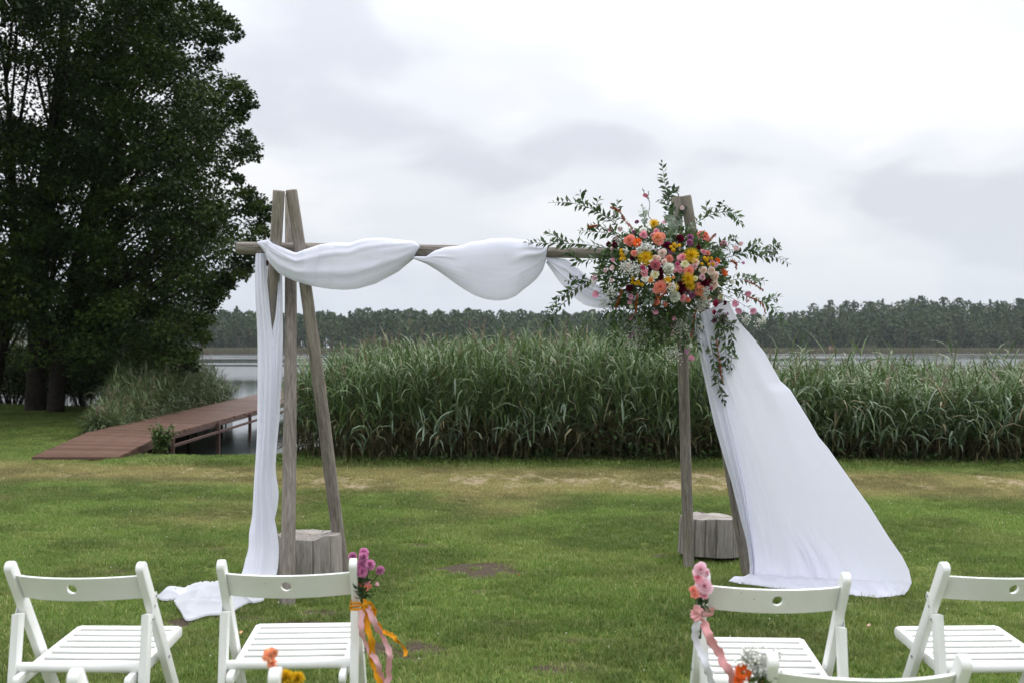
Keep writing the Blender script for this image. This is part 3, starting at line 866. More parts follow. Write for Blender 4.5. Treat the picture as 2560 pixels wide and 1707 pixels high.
for i in range(nu):
    u = i / (nu - 1)
    dl = np.interp(u, [0, .35, 1], [6.14, 6.20, 6.30]); dr = np.interp(u, [0, .3, .7, 1], [6.18, 6.18, 6.02, 5.86])
    px = Lp[i, 0] + (Rp[i, 0] - Lp[i, 0]) * s
    py = Lp[i, 1] + (Rp[i, 1] - Lp[i, 1]) * s
    d0 = dl + (dr - dl) * s
    off = np.zeros(nv)
    for (a_, b_, sg, am) in rad_folds:
        c_ = a_ + (b_ - a_) * u
        off += am * (1 - .55 * u) * np.exp(-((s - c_) / (sg * (1.6 - .6 * u))) ** 2)
    lo = sstep(.70, .95, u)
    for (c_, sg, am) in low_folds:
        cc = c_ - .10 * (1 - u) / .3
        off += lo * am * np.exp(-((s - cc) / sg) ** 2)
    off += 0.05 * np.sin(np.pi * s) * np.sin(np.pi * u) + 0.012 * (fbm(s * 2.5, 0 * s + u * 3, 1.0, 4.0, 2) - .5)
    off += (.007 * (1 - .6 * u) * np.exp(-(s / .28) ** 2) + .0012) * (1 - np.abs(2 * vnoise(s * 12 + 2 * u, 0 * s + u * 2.0, 1.0, 31.) - 1)) ** 3 + .0008 * (1 - np.abs(2 * vnoise(s * 26 - 2 * u, 0 * s + u * 6.0, 1.0, 37.) - 1)) ** 4
    # soft cross crease where the cloth had been folded
    off += 0.0022 * np.exp(-((u - .60 - .10 * s) / .012) ** 2) * sstep(.2, .5, s) + .0018 * np.exp(-((u - .80 - .06 * s) / .014) ** 2) * sstep(.3, .6, s)
    off += .03 * np.exp(-((u - .30) / .12) ** 2 - ((s - .75) / .2) ** 2)
    V[i, :, 0] = (px - 1280) / F * d0; V[i, :, 1] = d0 - off; V[i, :, 2] = EYE - (py - HZ) / F * d0
# the hem runs out over the grass towards the chairs
z_end = V[nu - 1].copy()
for k in range(22):
    q = (k + 1) / 22
    row = z_end.copy()
    run = np.interp(s, [0, .15, .4, .8, 1], [.10, .20, .22, .15, .02]) * q
    zz = np.maximum(z_end[:, 2] * (1 - q) ** 3, 0.0)
    ruff = (.020 * np.abs(np.sin(s * 15 + 3 * np.sin(s * 7) - q * 1.5)) ** 2 + .03 * fbm(s * 9, 0 * s + q * 2, 1., 2., 3)) * math.sin(np.pi * min(1, q * .9 + .05))
    row[:, 1] = z_end[:, 1] - run - .02 * np.sin(s * 11 + 1) * q
    row[:, 0] = z_end[:, 0] + np.interp(s, [0, .2, .88, 1], [-.16, 0.0, .0, -.05]) * q
    row[:, 2] = zz + ruff + 0.008
    V[nu + k] = row
V[..., 2] = np.maximum(V[..., 2], 0.006)
o = MB().add(V.reshape(-1, 3), grid_faces(nu + 22, nv)[:, ::-1]).build('cloth_panel', M['cloth'], sweep)
sd = o.modifiers.new('thick', 'SOLIDIFY'); sd.thickness = .0015; sd.offset = 0
# narrow inner fold hanging from the beam beside it
def Z2s(rows): return [(760 + y * .4848, 1640 + a_ * .4848, 1640 + b_ * .4848, d) for (y, a_, b_, d) in rows]
strip('inner_fold', Z2s([(60, 200, 290, 6.24), (150, 205, 270, 6.20), (270, 226, 300, 6.17), (440, 262, 352, 6.17), (620, 302, 392, 6.18), (760, 342, 420, 6.19), (920, 392, 450, 6.21), (1080, 430, 478, 6.24), (1220, 466, 500, 6.27), (1330, 482, 510, 6.30), (1400, 484, 510, 6.30)]), sweep, 9,
      [(.25, .3, .10, .022, 2), (.7, .7, .12, .02, 3)], bulge=.02)
# ================================================================== pier
pier = thing('pier', 'long reddish brown plank pier with a ramp leading from the lawn over the water', 'pier', (-5.8, 14, 0))
DZ = 0.20
# plan: (left edge, right edge, height) from the lawn outwards
pl = np.array([(*G(77, 1145, .03)[:2], *G(294, 1145, .03)[:2], .045),
               (*G(214, 1081, DZ)[:2], *G(400, 1089, DZ)[:2], DZ)])
# the walkway: straight on from the ramp's head
far_l, far_r = G(643, 984, DZ), G(643, 1024, DZ)
dirL = (far_l[:2] - pl[1, :2]) / (far_l[1] - pl[1, 1]); dirR = (far_r[:2] - pl[1, 2:4]) / (far_r[1] - pl[1, 3])
END = 33.0
pl = np.vstack([pl, [*(pl[1, :2] + dirL * (END - pl[1, 1])), *(pl[1, 2:4] + dirR * (END - pl[1, 3])), DZ]])
BW = 0.145
M['deck2'] = plain_mat('brown_decking_worn', (0.142, 0.080, 0.058), 0.6, 0.3, 6.0, 0.25, 0.1, 'Generated')
M['deck3'] = plain_mat('brown_decking_dark', (0.108, 0.058, 0.041), 0.6, 0.3, 6.0, 0.25, 0.1, 'Generated')
def lerp_plan(k, t): return pl[k] + (pl[k + 1] - pl[k]) * t
r1 = np.random.default_rng(4)
for k in (0, 1):
    ln = 0.5 * (np.linalg.norm(pl[k + 1, :2] - pl[k, :2]) + np.linalg.norm(pl[k + 1, 2:4] - pl[k, 2:4]))
    n = int(ln / BW)
    for i in range(n):
        t0, t1 = (i + .02) / n, (i + .98) / n
        a_, b_ = lerp_plan(k, t0), lerp_plan(k, t1)
        e0, e1 = r1.uniform(-.01, .01, 2)
        dz = r1.uniform(-.002, .002)
        top = np.array([[a_[0] + e0, a_[1], a_[4] + dz], [a_[2] + e1, a_[3], a_[4] + dz], [b_[2] + e1, b_[3], b_[4] + dz], [b_[0] + e0, b_[1], b_[4] + dz]])
        c = top.mean(0)
        Vv = np.vstack([top, top - np.array([0, 0, .035])]) - c
        Fq = [(0, 1, 2, 3), (7, 6, 5, 4), (0, 4, 5, 1), (1, 5, 6, 2), (2, 6, 7, 3), (3, 7, 4, 0)]
        o = MB().add(Vv, Fq).build('plank', M[('deck', 'deck2', 'deck3')[r1.integers(0, 3)]], pier, False)
        o.location = c - np.array(pier.location)
def pbar(name, p0, p1, w, h):
    p0, p1 = np.asarray(p0, float), np.asarray(p1, float)
    d = p1 - p0; L = np.linalg.norm(d)
    o = bm_obj(name, bezbox(w, L, h, min(w, h) * .12), M['pier_steel'], pier)
    o.matrix_local = Matrix.Translation(Vector((p0 + p1) / 2 - np.array(pier.location))) @ Vector(d).to_track_quat('Y', 'Z').to_matrix().to_4x4()
    return o
A0 = np.array([pl[1, 2], pl[1, 3], DZ]); A1 = np.array([pl[2, 2], pl[2, 3], DZ])
B0 = np.array([pl[1, 0], pl[1, 1], DZ]); B1 = np.array([pl[2, 0], pl[2, 1], DZ])
dn = (A1 - A0) / np.linalg.norm(A1 - A0)
for q0, q1 in ((A0, A1), (B0, B1)):
    off = np.array([-.02 if q0 is A0 else .02, 0, -.105])
    pbar('edge_beam', q0 + off + np.array([0, 0, .035]), q1 + off + np.array([0, 0, .035]), .05, .06)
pbar('ramp_beam', np.array([pl[0, 2] - .03, pl[0, 3], -.02]), A0 + np.array([-.03, 0, -.085]), .05, .09)
nspan = 12
ypos = np.concatenate([[0.0], (np.array([0, 3.0, 6.2, 9.6, 13.2, 16.5]) + 0.35)])
L_ = np.linalg.norm(A1 - A0)
marks = np.array([.45, 3.0, 5.35, 7.9, 10.6, 13.4, 16.4])
for i, mk in enumerate(marks):
    for q0, sgn in ((A0, 1), (B0, -1)):
        p = q0 + dn * mk + np.array([.04 * sgn, 0, 0])
        pbar('post', p + np.array([0, 0, -.03]), p + np.array([0, 0, -1.1]), .055, .055)
        if i and q0 is A0:
            a_ = q0 + dn * marks[i - 1] + np.array([.04, 0, -.19]); b_ = p + np.array([0, 0, -.19])
            pbar('rail', a_ + dn * .03, b_ - dn * .03, .042, .042)
# ================================================================== shrub beside the ramp
def leaf_mesh(mb, base, dirs, ups, L, W, col, fold=.25, curve=.2, mat=0):
    """many simple pointed leaves: arrays base, dirs (unit), ups (unit-ish), L, W"""
    base = np.asarray(base, float); n = len(base)
    L = np.broadcast_to(np.asarray(L, float), (n,))[:, None]; W = np.broadcast_to(np.asarray(W, float), (n,))[:, None]
    side = np.cross(dirs, ups); side /= np.linalg.norm(side, axis=1)[:, None] + 1e-9
    up = np.cross(side, dirs)
    p0 = base
    m1 = base + dirs * L * .45
    tip = base + dirs * L - up * L * curve
    l1 = m1 + side * W * .5 + up * W * fold * .5
    r1_ = m1 - side * W * .5 + up * W * fold * .5
    V = np.stack([p0, l1, m1, r1_, tip], 1).reshape(-1, 3)
    i = np.arange(n)[:, None] * 5
    Fc = np.concatenate([i + np.array([[0, 2, 1]]), i + np.array([[0, 3, 2]]), i + np.array([[1, 2, 4]]), i + np.array([[2, 3, 4]])])
    col = np.asarray(col, float)
    if col.ndim == 1: col = np.tile(col, (n, 1))
    mb.add(V, Fc, mat, np.repeat(col, 5, 0))
    return mb
def runit(r_, n):
    v = r_.normal(size=(n, 3)); return v / np.linalg.norm(v, axis=1)[:, None]
def shrub(name, label, c, rx, h, nst, seed, col, L=.05):
    r_ = np.random.default_rng(seed)
    t = thing(name, label, 'shrub', c)
    st, lf = MB(), MB()
    for k in range(nst):
        th = r_.uniform(0, 6.28); q = r_.uniform(.2, 1)
        tip = np.array([rx * q * math.cos(th), rx * q * math.sin(th), h * r_.uniform(.55, 1.05)])
        pth = smooth_path([(0.05 * math.cos(th), .05 * math.sin(th), -.03), tip * np.array([.5, .5, .6]), tip], 12)
        tube(st, pth, np.linspace(.006, .002, 12), 4, 0, (.09, .07, .035), False)
        n = 46
        i = r_.integers(3, 12, n); b = pth[i] + r_.normal(0, .02, (n, 3))
        d = runit(r_, n) + np.array([0, 0, .2]); d /= np.linalg.norm(d, axis=1)[:, None]
        leaf_mesh(lf, b, d, np.tile([0, 0, 1.], (n, 1)) + r_.normal(0, .3, (n, 3)), L * r_.uniform(.7, 1.3, n), L * .55, np.array(col) * r_.uniform(.6, 1.4, (n, 1)))
    st.build('stem', M['stem'], t); lf.build('foliage', M['leaf'], t)
    return t
gb = G(402, 1118)
shrub('shrub', 'small bright green shrub growing at the corner where the ramp meets the pier', (-4.86, 13.82, -.03), .19, .40, 34, 8, (.11, .165, .045))
# ================================================================== folding chairs (front is +Y)
def side_bar(name, p0, p1, w, dep, parent, round_top=True, round_bot=False):
    """a flat wooden member in the YZ plane with rounded ends; p = (x, y, z)"""
    import bmesh
    p0, p1 = Vector(p0), Vector(p1)
    d = p1 - p0; L = d.length
    seg = 8
    out = []
    def cap(cy, sgn, rnd):
        pts = []
        if rnd:
            for k in range(seg + 1):
                a = math.pi * k / seg
                pts.append((sgn * math.cos(a) * dep / 2, cy + sgn * math.sin(a) * dep * .42))
        else:
            pts = [(sgn * dep / 2, cy), (-sgn * dep / 2, cy)]
        return pts
    out += cap(L - (dep * .42 if round_top else 0), 1, round_top)
    out += cap(dep * .42 if round_bot else 0, -1, round_bot)
    bm = bmesh.new()
    vs = [bm.verts.new((-w / 2, y, z)) for (y, z) in out]
    f = bm.faces.new(vs)
    r_ = bmesh.ops.extrude_face_region(bm, geom=[f])
    bmesh.ops.translate(bm, vec=(w, 0, 0), verts=[v for v in r_['geom'] if isinstance(v, bmesh.types.BMVert)])
    bmesh.ops.recalc_face_normals(bm, faces=bm.faces)
    ed = [e for e in bm.edges if len(e.link_faces) == 2 and e.calc_face_angle(0) > 1.0 and abs(e.verts[0].co.x - e.verts[1].co.x) < 1e-6]
    bmesh.ops.bevel(bm, geom=ed, offset=.003, segments=2, profile=.5, affect='EDGES')
    o = bm_obj(name, bm, M['chair'], parent)
    # local +Z along the member, local Y across it within the side plane
    zax = d.normalized(); xax = Vector((1, 0, 0)); yax = zax.cross(xax)
    o.matrix_local = Matrix.Translation(p0) @ Matrix((xax, yax, zax)).transposed().to_4x4()
    try: 
        for p in o.data.polygons: p.use_smooth = True
        o.data.set_sharp_from_angle(angle=R(35))
    except Exception: pass
    return o

TOPY, TOPZ, SL = -0.200, 0.785, 0.60
XO = 0.2075                                   # centre of the side members
def long_y(z): return TOPY + SL * (TOPZ - z)
def make_chair():
    t = thing('folding_chair', '', 'chair', group='white folding chairs set out on the lawn')
    for sx in (-1, 1):
        side_bar('front_leg', (sx * XO, long_y(0.0), 0), (sx * XO, TOPY, TOPZ), .0245, .042, t, True, False)
        side_bar('rear_leg', (sx * XO, -.225, 0), (sx * XO, -.142, .612), .0245, .040, t, False, False)
        hp = MB()
        yj, zj = -.118, .628
        # hinge plate on the outer face
        pl_ = [(yj - .026, zj - .040), (yj - .012, zj - .048), (yj + .028, zj + .03), (yj + .020, zj + .046), (yj + .006, zj + .044)]
        xf = sx * (XO + .0135)
        xb = sx * (XO + .0118)
        Vv = [(xf, a, b) for a, b in pl_] + [(xb, a, b) for a, b in pl_]
        hp.add(Vv, np.zeros((0, 3), int))
        hp.more([(0, 1, 2), (0, 2, 3), (0, 3, 4)] if sx > 0 else [(0, 2, 1), (0, 3, 2), (0, 4, 3)], 0)
        hp.more([(k, (k + 1) % 5, (k + 1) % 5 + 5, k + 5) for k in range(5)], 0)
        h = hp.build('hinge_plate', M['chair'], t, False)
        for (a, b) in ((yj - .013, zj - .036), (yj + .016, zj + .032), (yj + .004, zj + .002)):
            rv = MB(); tube(rv, [(sx * (XO + .012), a, b), (sx * (XO + .0152), a, b)], .0042, 10)
            rv.build('rivet', M['steel'], h)
        side_bar('seat_rail', (sx * .1755, -.225, .415), (sx * .1755, .238, .452), .021, .036, t, True, True)
        rv = MB(); tube(rv, [(sx * (XO + .012), long_y(.43), .43), (sx * (XO + .0155), long_y(.43), .43)], .005, 10)
        rv.build('pivot_bolt', M['steel'], t)
    # seat: seven rounded slats and a wider rear bar
    for k in range(7):
        y = .222 - k * .0525
        z = .462 - k * .0041
        mb = MB(); th = np.linspace(0, 2 * np.pi, 14, endpoint=False)
        ring = np.stack([0 * th, .0175 * np.sign(np.cos(th)) * np.abs(np.cos(th)) ** .7, .0085 * np.sign(np.sin(th)) * np.abs(np.sin(th)) ** .8], -1)
        X = np.array([-.176, -.175, .175, .176]); sc = [.9, 1, 1, .9]
        Vv = np.concatenate([ring * np.array([1, q, q]) + np.array([x_, 0, 0]) for x_, q in zip(X, sc)])
        mb.add(Vv, grid_faces(4, 14, True)[:, ::-1])
        o = mb.build('seat_slat', M['chair'], t); o.location = (0, y, z)
    mb = MB(); tube(mb, [(-XO + .011, 0, 0), (XO - .011, 0, 0)], .0155, 14)
    o = mb.build('rear_bar', M['chair'], t); o.location = (0, -.163, .447)
    for nm, y, z in (('front_stretcher', long_y(.14), .14), ('rear_stretcher', -.197, .20)):
        mb = MB(); tube(mb, [(-XO + .011, 0, 0), (XO - .011, 0, 0)], .010, 10)
        o = mb.build(nm, M['chair'], t); o.location = (0, y, z)
    # curved back board with its round grip hole
    HB, TH, BUL = .082, .016, .062
    W2 = XO - .012
    rh = .0155
    nx, nz = 49, 13
    zc = .7015
    tilt = SL
    def wrap(x, z, off):
        s_ = x / W2
        y = long_y(zc + z) - BUL * (1 - s_ * s_) + off
        zz = zc + z + .004 * (1 - s_ * s_)
        return (x, y, zz)
    mb = MB()
    # one sheet from the rim of the hole out to the board's outline, front and back
    hh = HB / 2; hz0 = .003
    tx = np.linspace(-W2, W2, 56)
    per = [(x_, hh) for x_ in tx[::-1]] + [(-W2, z_) for z_ in np.linspace(hh, -hh, 7)[1:-1]] + [(x_, -hh) for x_ in tx] + [(W2, z_) for z_ in np.linspace(-hh, hh, 7)[1:-1]]
    na = len(per)
    hang = np.array([math.atan2(z_ / hh, x_ / .055) for x_, z_ in per])
    qs = np.concatenate([[0.0, .06, .16], np.linspace(.3, .9, 8), [.965, .985, 1.0]])
    layers = {}
    for side, sg in ((0, -1), (1, 1)):
        rows = []
        for q in qs:
            row = []
            off = sg * (TH / 2 - (.0035 if q == 1.0 else .001 if q == .985 else 0.0) - (.0015 if q == 0 else 0))
            for (bx_, bz_), a in zip(per, hang):
                hx_, hz_ = rh * math.cos(a), rh * math.sin(a) + hz0
                row.append(wrap(hx_ + (bx_ - hx_) * q, hz_ + (bz_ - hz_) * q, off))
            rows.append(row)
        layers[side] = mb.n
        Fq = grid_faces(len(qs), na, True)
        mb.add(np.array(rows).reshape(-1, 3), Fq if side else Fq[:, ::-1])
    k_ = (len(qs) - 1) * na
    mb.more([(layers[0] + j, layers[0] + (j + 1) % na, layers[1] + (j + 1) % na, layers[1] + j) for j in range(na)], 0)
    mb.more([(layers[1] + k_ + j, layers[1] + k_ + (j + 1) % na, layers[0] + k_ + (j + 1) % na, layers[0] + k_ + j) for j in range(na)], 0)
    b = mb.build('backrest', M['chair'], t)
    try: b.data.set_sharp_from_angle(angle=R(40))
    except Exception: pass
    return t

proto = make_chair()
def place(px_l, px_r, y_top, rz, label, first=False, dy=0):
    """chair whose back posts show at px_l..px_r with their tops at y_top"""
    o = proto if first else copy_tree(proto)
    d = F * (EYE - TOPZ) / (y_top - HZ)
    x = ((px_l + px_r) / 2 - 1280) / F * d
    c, s_ = math.cos(rz), math.sin(rz)
    o.location = (x + s_ * TOPY, d - c * TOPY, 0); o.rotation_euler = (0, 0, rz)
    o['label'] = label
    return o
chairs = {}
chairs['a'] = place(12, 360, 1407, R(-1.2), 'white folding chair nearest the left edge, with no flowers tied to it', True)
chairs['b'] = place(545, 890, 1401, R(2.6), 'white folding chair with pink pompon flowers and orange ribbon on its post')
chairs['c'] = place(1762, 2119, 1433, R(-2.5), 'white folding chair with pink roses and pink ribbon on its post')
chairs['d'] = place(2355, 2700, 1407, R(2.0), 'white folding chair cut by the right edge, with no flowers tied to it')
chairs['e'] = place(181, 690, 1677, R(1.0), 'nearest white folding chair, only its post tops and peach flowers in view')
chairs['f'] = place(1922, 2422, 1640, R(-2), 'white folding chair at the bottom edge with orange flower and baby\'s breath')
def chair_pt(ch, x, y, z):
    m = Matrix.Translation(ch.location) @ Matrix.Rotation(ch.rotation_euler[2], 4, 'Z')
    return np.array(m @ Vector((x, y, z)))
# ================================================================== flowers
def petal_patch(mb, fn, na, nb, col, mat=0):
    a = np.linspace(-1, 1, na); b = np.linspace(0, 1, nb)
    A, B = np.meshgrid(a, b)
    V = fn(A, B)
    mb.add(np.stack(V, -1).reshape(-1, 3), grid_faces(nb, na), mat, col if np.ndim(col) == 1 else np.asarray(col).reshape(-1, 3))

def rose_mesh(name, inner, outer, seed, n=20, open_=1.0):
    r_ = np.random.default_rng(seed); mb = MB()
    inner, outer = np.array(inner), np.array(outer)
    for i in range(n):
        f = i / (n - 1)
        th0 = i * 2.4 + r_.uniform(-.2, .2)
        Rr = (.035 + .44 * f ** 1.1) * r_.uniform(.94, 1.06)
        top = .30 - .30 * f ** 1.3 * open_ + r_.uniform(-.012, .012)
        hw = 1.5 - .72 * f
        lip = .10 * f ** 1.5
        w1, w2 = r_.uniform(-.02, .02, 2)
        def fn(A, B):
            th = th0 + A * hw * (.55 + .45 * np.sin(np.pi * np.clip(B * .75 + .12, 0, 1)))
            rho = Rr * (.25 + .75 * B ** .75) + lip * B ** 6 * (1 - .3 * A ** 2) + .015 * A * w1 * 10
            z = -.22 + (top + .22) * np.sin(B * np.pi / 2) ** .8 - .07 * A ** 2 * B - lip * 1.1 * B ** 7 + .015 * np.sin(5 * A + i) * B * f
            return rho * np.cos(th), rho * np.sin(th), z
        B = np.repeat(np.linspace(0, 1, 6)[:, None], 7, 1)
        c0 = inner * (1 - f) + outer * f
        c = c0[None, None] * (1.0 + .0 * B[..., None]) * r_.uniform(.93, 1.07)
        c = c * (1 - .25 * (1 - B[..., None]) * np.array([.2, .8, .9]))
        petal_patch(mb, fn, 7, 6, np.clip(c, 0, 1))
    # green calyx underneath
    for k in range(5):
        th0 = k * 1.2566
        def fn(A, B):
            th = th0 + A * .35 * (1 - B)
            rho = .08 + .26 * B; z = -.24 + .06 * B ** 2
            return rho * np.cos(th), rho * np.sin(th), z
        petal_patch(mb, fn, 3, 3, (.06, .11, .03))
    return mb.mesh(name, M['petal'])

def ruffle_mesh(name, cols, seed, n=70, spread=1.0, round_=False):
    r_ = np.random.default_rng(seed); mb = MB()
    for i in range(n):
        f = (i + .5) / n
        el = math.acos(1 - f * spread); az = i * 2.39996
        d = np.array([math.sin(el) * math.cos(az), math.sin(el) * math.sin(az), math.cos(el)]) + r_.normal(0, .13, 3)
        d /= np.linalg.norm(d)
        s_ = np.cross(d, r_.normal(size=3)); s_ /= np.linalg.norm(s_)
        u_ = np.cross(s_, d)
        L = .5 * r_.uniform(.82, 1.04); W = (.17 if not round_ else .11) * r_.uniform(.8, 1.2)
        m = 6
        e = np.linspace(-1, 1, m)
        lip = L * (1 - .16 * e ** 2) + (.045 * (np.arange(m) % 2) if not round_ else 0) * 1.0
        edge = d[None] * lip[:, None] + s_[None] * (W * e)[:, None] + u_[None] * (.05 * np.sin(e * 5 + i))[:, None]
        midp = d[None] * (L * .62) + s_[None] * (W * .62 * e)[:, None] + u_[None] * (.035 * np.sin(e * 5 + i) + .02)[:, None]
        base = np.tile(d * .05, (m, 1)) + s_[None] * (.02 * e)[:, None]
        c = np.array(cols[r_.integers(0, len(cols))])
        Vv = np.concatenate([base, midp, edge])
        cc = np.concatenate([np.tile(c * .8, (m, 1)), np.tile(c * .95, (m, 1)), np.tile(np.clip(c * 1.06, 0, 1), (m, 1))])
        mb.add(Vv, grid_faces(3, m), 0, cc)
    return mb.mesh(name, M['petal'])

def ray_mesh(name, col, core, seed, n=34, layers=2, width=.09, droop=.1, spider=False):
    r_ = np.random.default_rng(seed); mb = MB(); col = np.array(col)
    for l in range(layers):
        for k in range(n):
            az = (k + .5 * l + r_.uniform(-.3, .3)) / n * 2 * np.pi
            el = (R(8) + l * R(20 if not spider else 19)) * r_.uniform(.7, 1.3)
            L = .5 * (1 - .13 * l * (1 if not spider else .6)) * r_.uniform(.88, 1.06)
            wd_ = width * r_.uniform(.8, 1.2)
            b = np.linspace(0, 1, 5); prof = np.array([.45, .85, 1.0, .85, .18]) * wd_ / 2
            if spider: prof = np.array([.5, .6, .6, .7, .5]) * wd_ / 2
            bend = droop * r_.uniform(.3, 1.4)
            rho = L * b * math.cos(el); z = L * b * math.sin(el) - bend * b ** 2 * L + .03
            if spider: z = z + .10 * b ** 3 * r_.uniform(-.3, 1.0)
            ca, sa = math.cos(az), math.sin(az)
            mid = np.stack([rho * ca, rho * sa, z], -1)
            sd_ = np.array([-sa, ca, 0])
            Vv = np.concatenate([mid - sd_ * prof[:, None] + [0, 0, .012], mid, mid + sd_ * prof[:, None] + [0, 0, .012]])
            m_ = 5
            Fq = [(j, j + 1, m_ + j + 1, m_ + j) for j in range(4)] + [(m_ + j, m_ + j + 1, 2 * m_ + j + 1, 2 * m_ + j) for j in range(4)]
            mb.add(Vv, Fq, 0, np.clip(col * r_.uniform(.88, 1.1), 0, 1))
    # centre
    th, ph = np.meshgrid(np.linspace(0, 2 * np.pi, 14, endpoint=False), np.linspace(0.02, 1, 5))
    rr = .15 if not spider else .10
    bmp = 1 + .08 * np.sin(th * 5 + ph * 20)
    mb.add(np.stack([rr * np.sin(ph * 1.5) * np.cos(th) * bmp, rr * np.sin(ph * 1.5) * np.sin(th) * bmp, .05 + .07 * np.cos(ph * 1.5) * bmp], -1).reshape(-1, 3), grid_faces(5, 14, True), 0, core)
    return mb.mesh(name, M['petal'])

def button_mesh(name, col, seed):
    r_ = np.random.default_rng(seed); mb = MB(); col = np.array(col)
    n = 90
    for i in range(n):
        f = (i + .5) / n; el = math.acos(1 - f * .95); az = i * 2.39996
        d = np.array([math.sin(el) * math.cos(az), math.sin(el) * math.sin(az), math.cos(el) * .75])
        s_ = np.array([-math.sin(az), math.cos(az), 0]); u_ = np.cross(d, s_)
        p = d * .46
        q = .055
        mb.add([p - s_ * q, p - u_ * q, p + s_ * q, p + u_ * q, p + d * .07], [(0, 1, 4), (1, 2, 4), (2, 3, 4), (3, 0, 4)], 0, np.clip(col * r_.uniform(.85, 1.1), 0, 1))
    th, ph = np.meshgrid(np.linspace(0, 2 * np.pi, 12, endpoint=False), np.linspace(0.02, 1, 6))
    mb.add(np.stack([.44 * np.sin(ph * 1.75) * np.cos(th), .44 * np.sin(ph * 1.75) * np.sin(th), .33 * np.cos(ph * 1.75)], -1).reshape(-1, 3), grid_faces(6, 12, True), 0, col * .75)
    return mb.mesh(name, M['petal'])

def bell_mesh(name, col, tipc, seed):
    """a cup of five petals opening along +Z, with its green calyx"""
    r_ = np.random.default_rng(seed); mb = MB(); col, tipc = np.array(col), np.array(tipc)
    for k in range(6):
        th0 = k * 1.0472 + r_.uniform(-.15, .15); rs = 1 - .12 * (k % 2)
        def fn(A, B):
            th = th0 + A * .75 * (.5 + .5 * np.sin(np.pi * np.clip(B * .8 + .1, 0, 1)))
            rho = rs * (.08 + .30 * np.sin(B * 1.5) + .10 * B ** 4) - .02 * A ** 2
            z = -.35 + .72 * B - .12 * A ** 2 * B
            return rho * np.cos(th), rho * np.sin(th), z
        B = np.repeat(np.linspace(0, 1, 5)[:, None], 5, 1)[..., None]
        petal_patch(mb, fn, 5, 5, np.clip(col * (1 - B) + tipc * B, 0, 1))
    for k in range(5):
        th0 = k * 1.2566
        def fn(A, B):
            th = th0 + A * .5 * (1 - B)
            rho = .07 + .22 * B; z = -.40 + .22 * B
            return rho * np.cos(th), rho * np.sin(th), z
        petal_patch(mb, fn, 3, 3, (.10, .16, .05))
    return mb.mesh(name, M['petal'])

CP = dict(coral=((.82, .27, .15), (.78, .20, .17)), peach=((.88, .38, .14), (.80, .25, .20)), salmon=((.80, .24, .15), (.80, .28, .23)),
          blush=((.80, .56, .46), (.84, .70, .62)), cream=((.74, .74, .36), (.82, .80, .62)), white=((.80, .80, .70), (.86, .86, .82)),
          pink=((.72, .20, .28), (.78, .34, .42)), magenta=((.50, .05, .17), (.62, .13, .28)), orange=((.86, .34, .08), (.84, .42, .18)),
          crimson=((.28, .01, .05), (.36, .02, .08)), pale=((.78, .38, .48), (.84, .56, .64)))
rose_m = {k: [rose_mesh('rose', a, b, 40 + i * 3 + j) for j in range(2)] for i, (k, (a, b)) in enumerate(CP.items())}
ruf_m = {'white': [ruffle_mesh('carnation', [(.84, .85, .80), (.80, .82, .74)], 60)],
         'pink': [ruffle_mesh('carnation', [(.74, .27, .32), (.76, .33, .38)], 61)],
         'burgundy': [ruffle_mesh('carnation', [(.105, .004, .02), (.14, .006, .03), (.17, .01, .045)], 62, 60), ruffle_mesh('carnation', [(.12, .004, .03), (.19, .01, .06)], 66, 46)],
         'mauve': [ruffle_mesh('chrysanthemum', [(.42, .14, .30), (.52, .22, .40)], 63, 80, 1.0, True)],
         'pompon': [ruffle_mesh('pompon', [(.74, .31, .54), (.80, .40, .62), (.68, .25, .48)], 64, 130, 1.55, True)],
         'yellowpom': [ruffle_mesh('pompon', [(.90, .58, .02), (.92, .66, .04)], 65, 130, 1.5, True)],
         'peachruf': [ruffle_mesh('carnation', [(.92, .52, .30), (.92, .60, .40), (.88, .36, .20)], 67, 36)]}
gerb_m = [ray_mesh('gerbera', (.80, .13, .015), (.30, .10, .02), 70, 30, 2, .085, .12)]
spid_m = [ray_mesh('spider_chrysanthemum', (.82, .56, .02), (.70, .52, .05), 71 + k, 26, 5, .045, .15, True) for k in range(2)]
butt_m = [button_mesh('button_flower', (.80, .47, .01), 73)]
bell_m = {'pink': bell_mesh('bell_flower', (.78, .46, .58), (.76, .33, .48), 74), 'pale': bell_mesh('bell_flower', (.80, .70, .66), (.80, .56, .64), 75),
          'white': bell_mesh('bell_flower', (.72, .78, .62), (.84, .84, .80), 76), 'mauve': bell_mesh('bell_flower', (.62, .36, .58), (.56, .24, .48), 77)}
cosmos_m = ray_mesh('cosmos', (.48, .08, .20), (.5, .3, .05), 78, 12, 1, .22, .3)

def put(me, name, pos, nrm, diam, parent, r_, label=None):
    o = obj(name, me, parent)
    q = Vector(nrm).normalized().to_track_quat('Z', 'Y')
    o.matrix_local = Matrix.Translation(Vector(pos) - parent.location) @ q.to_matrix().to_4x4() @ Matrix.Rotation(float(r_.uniform(0, 6.28)), 4, 'Z') @ Matrix.Scale(diam, 4)
    return o

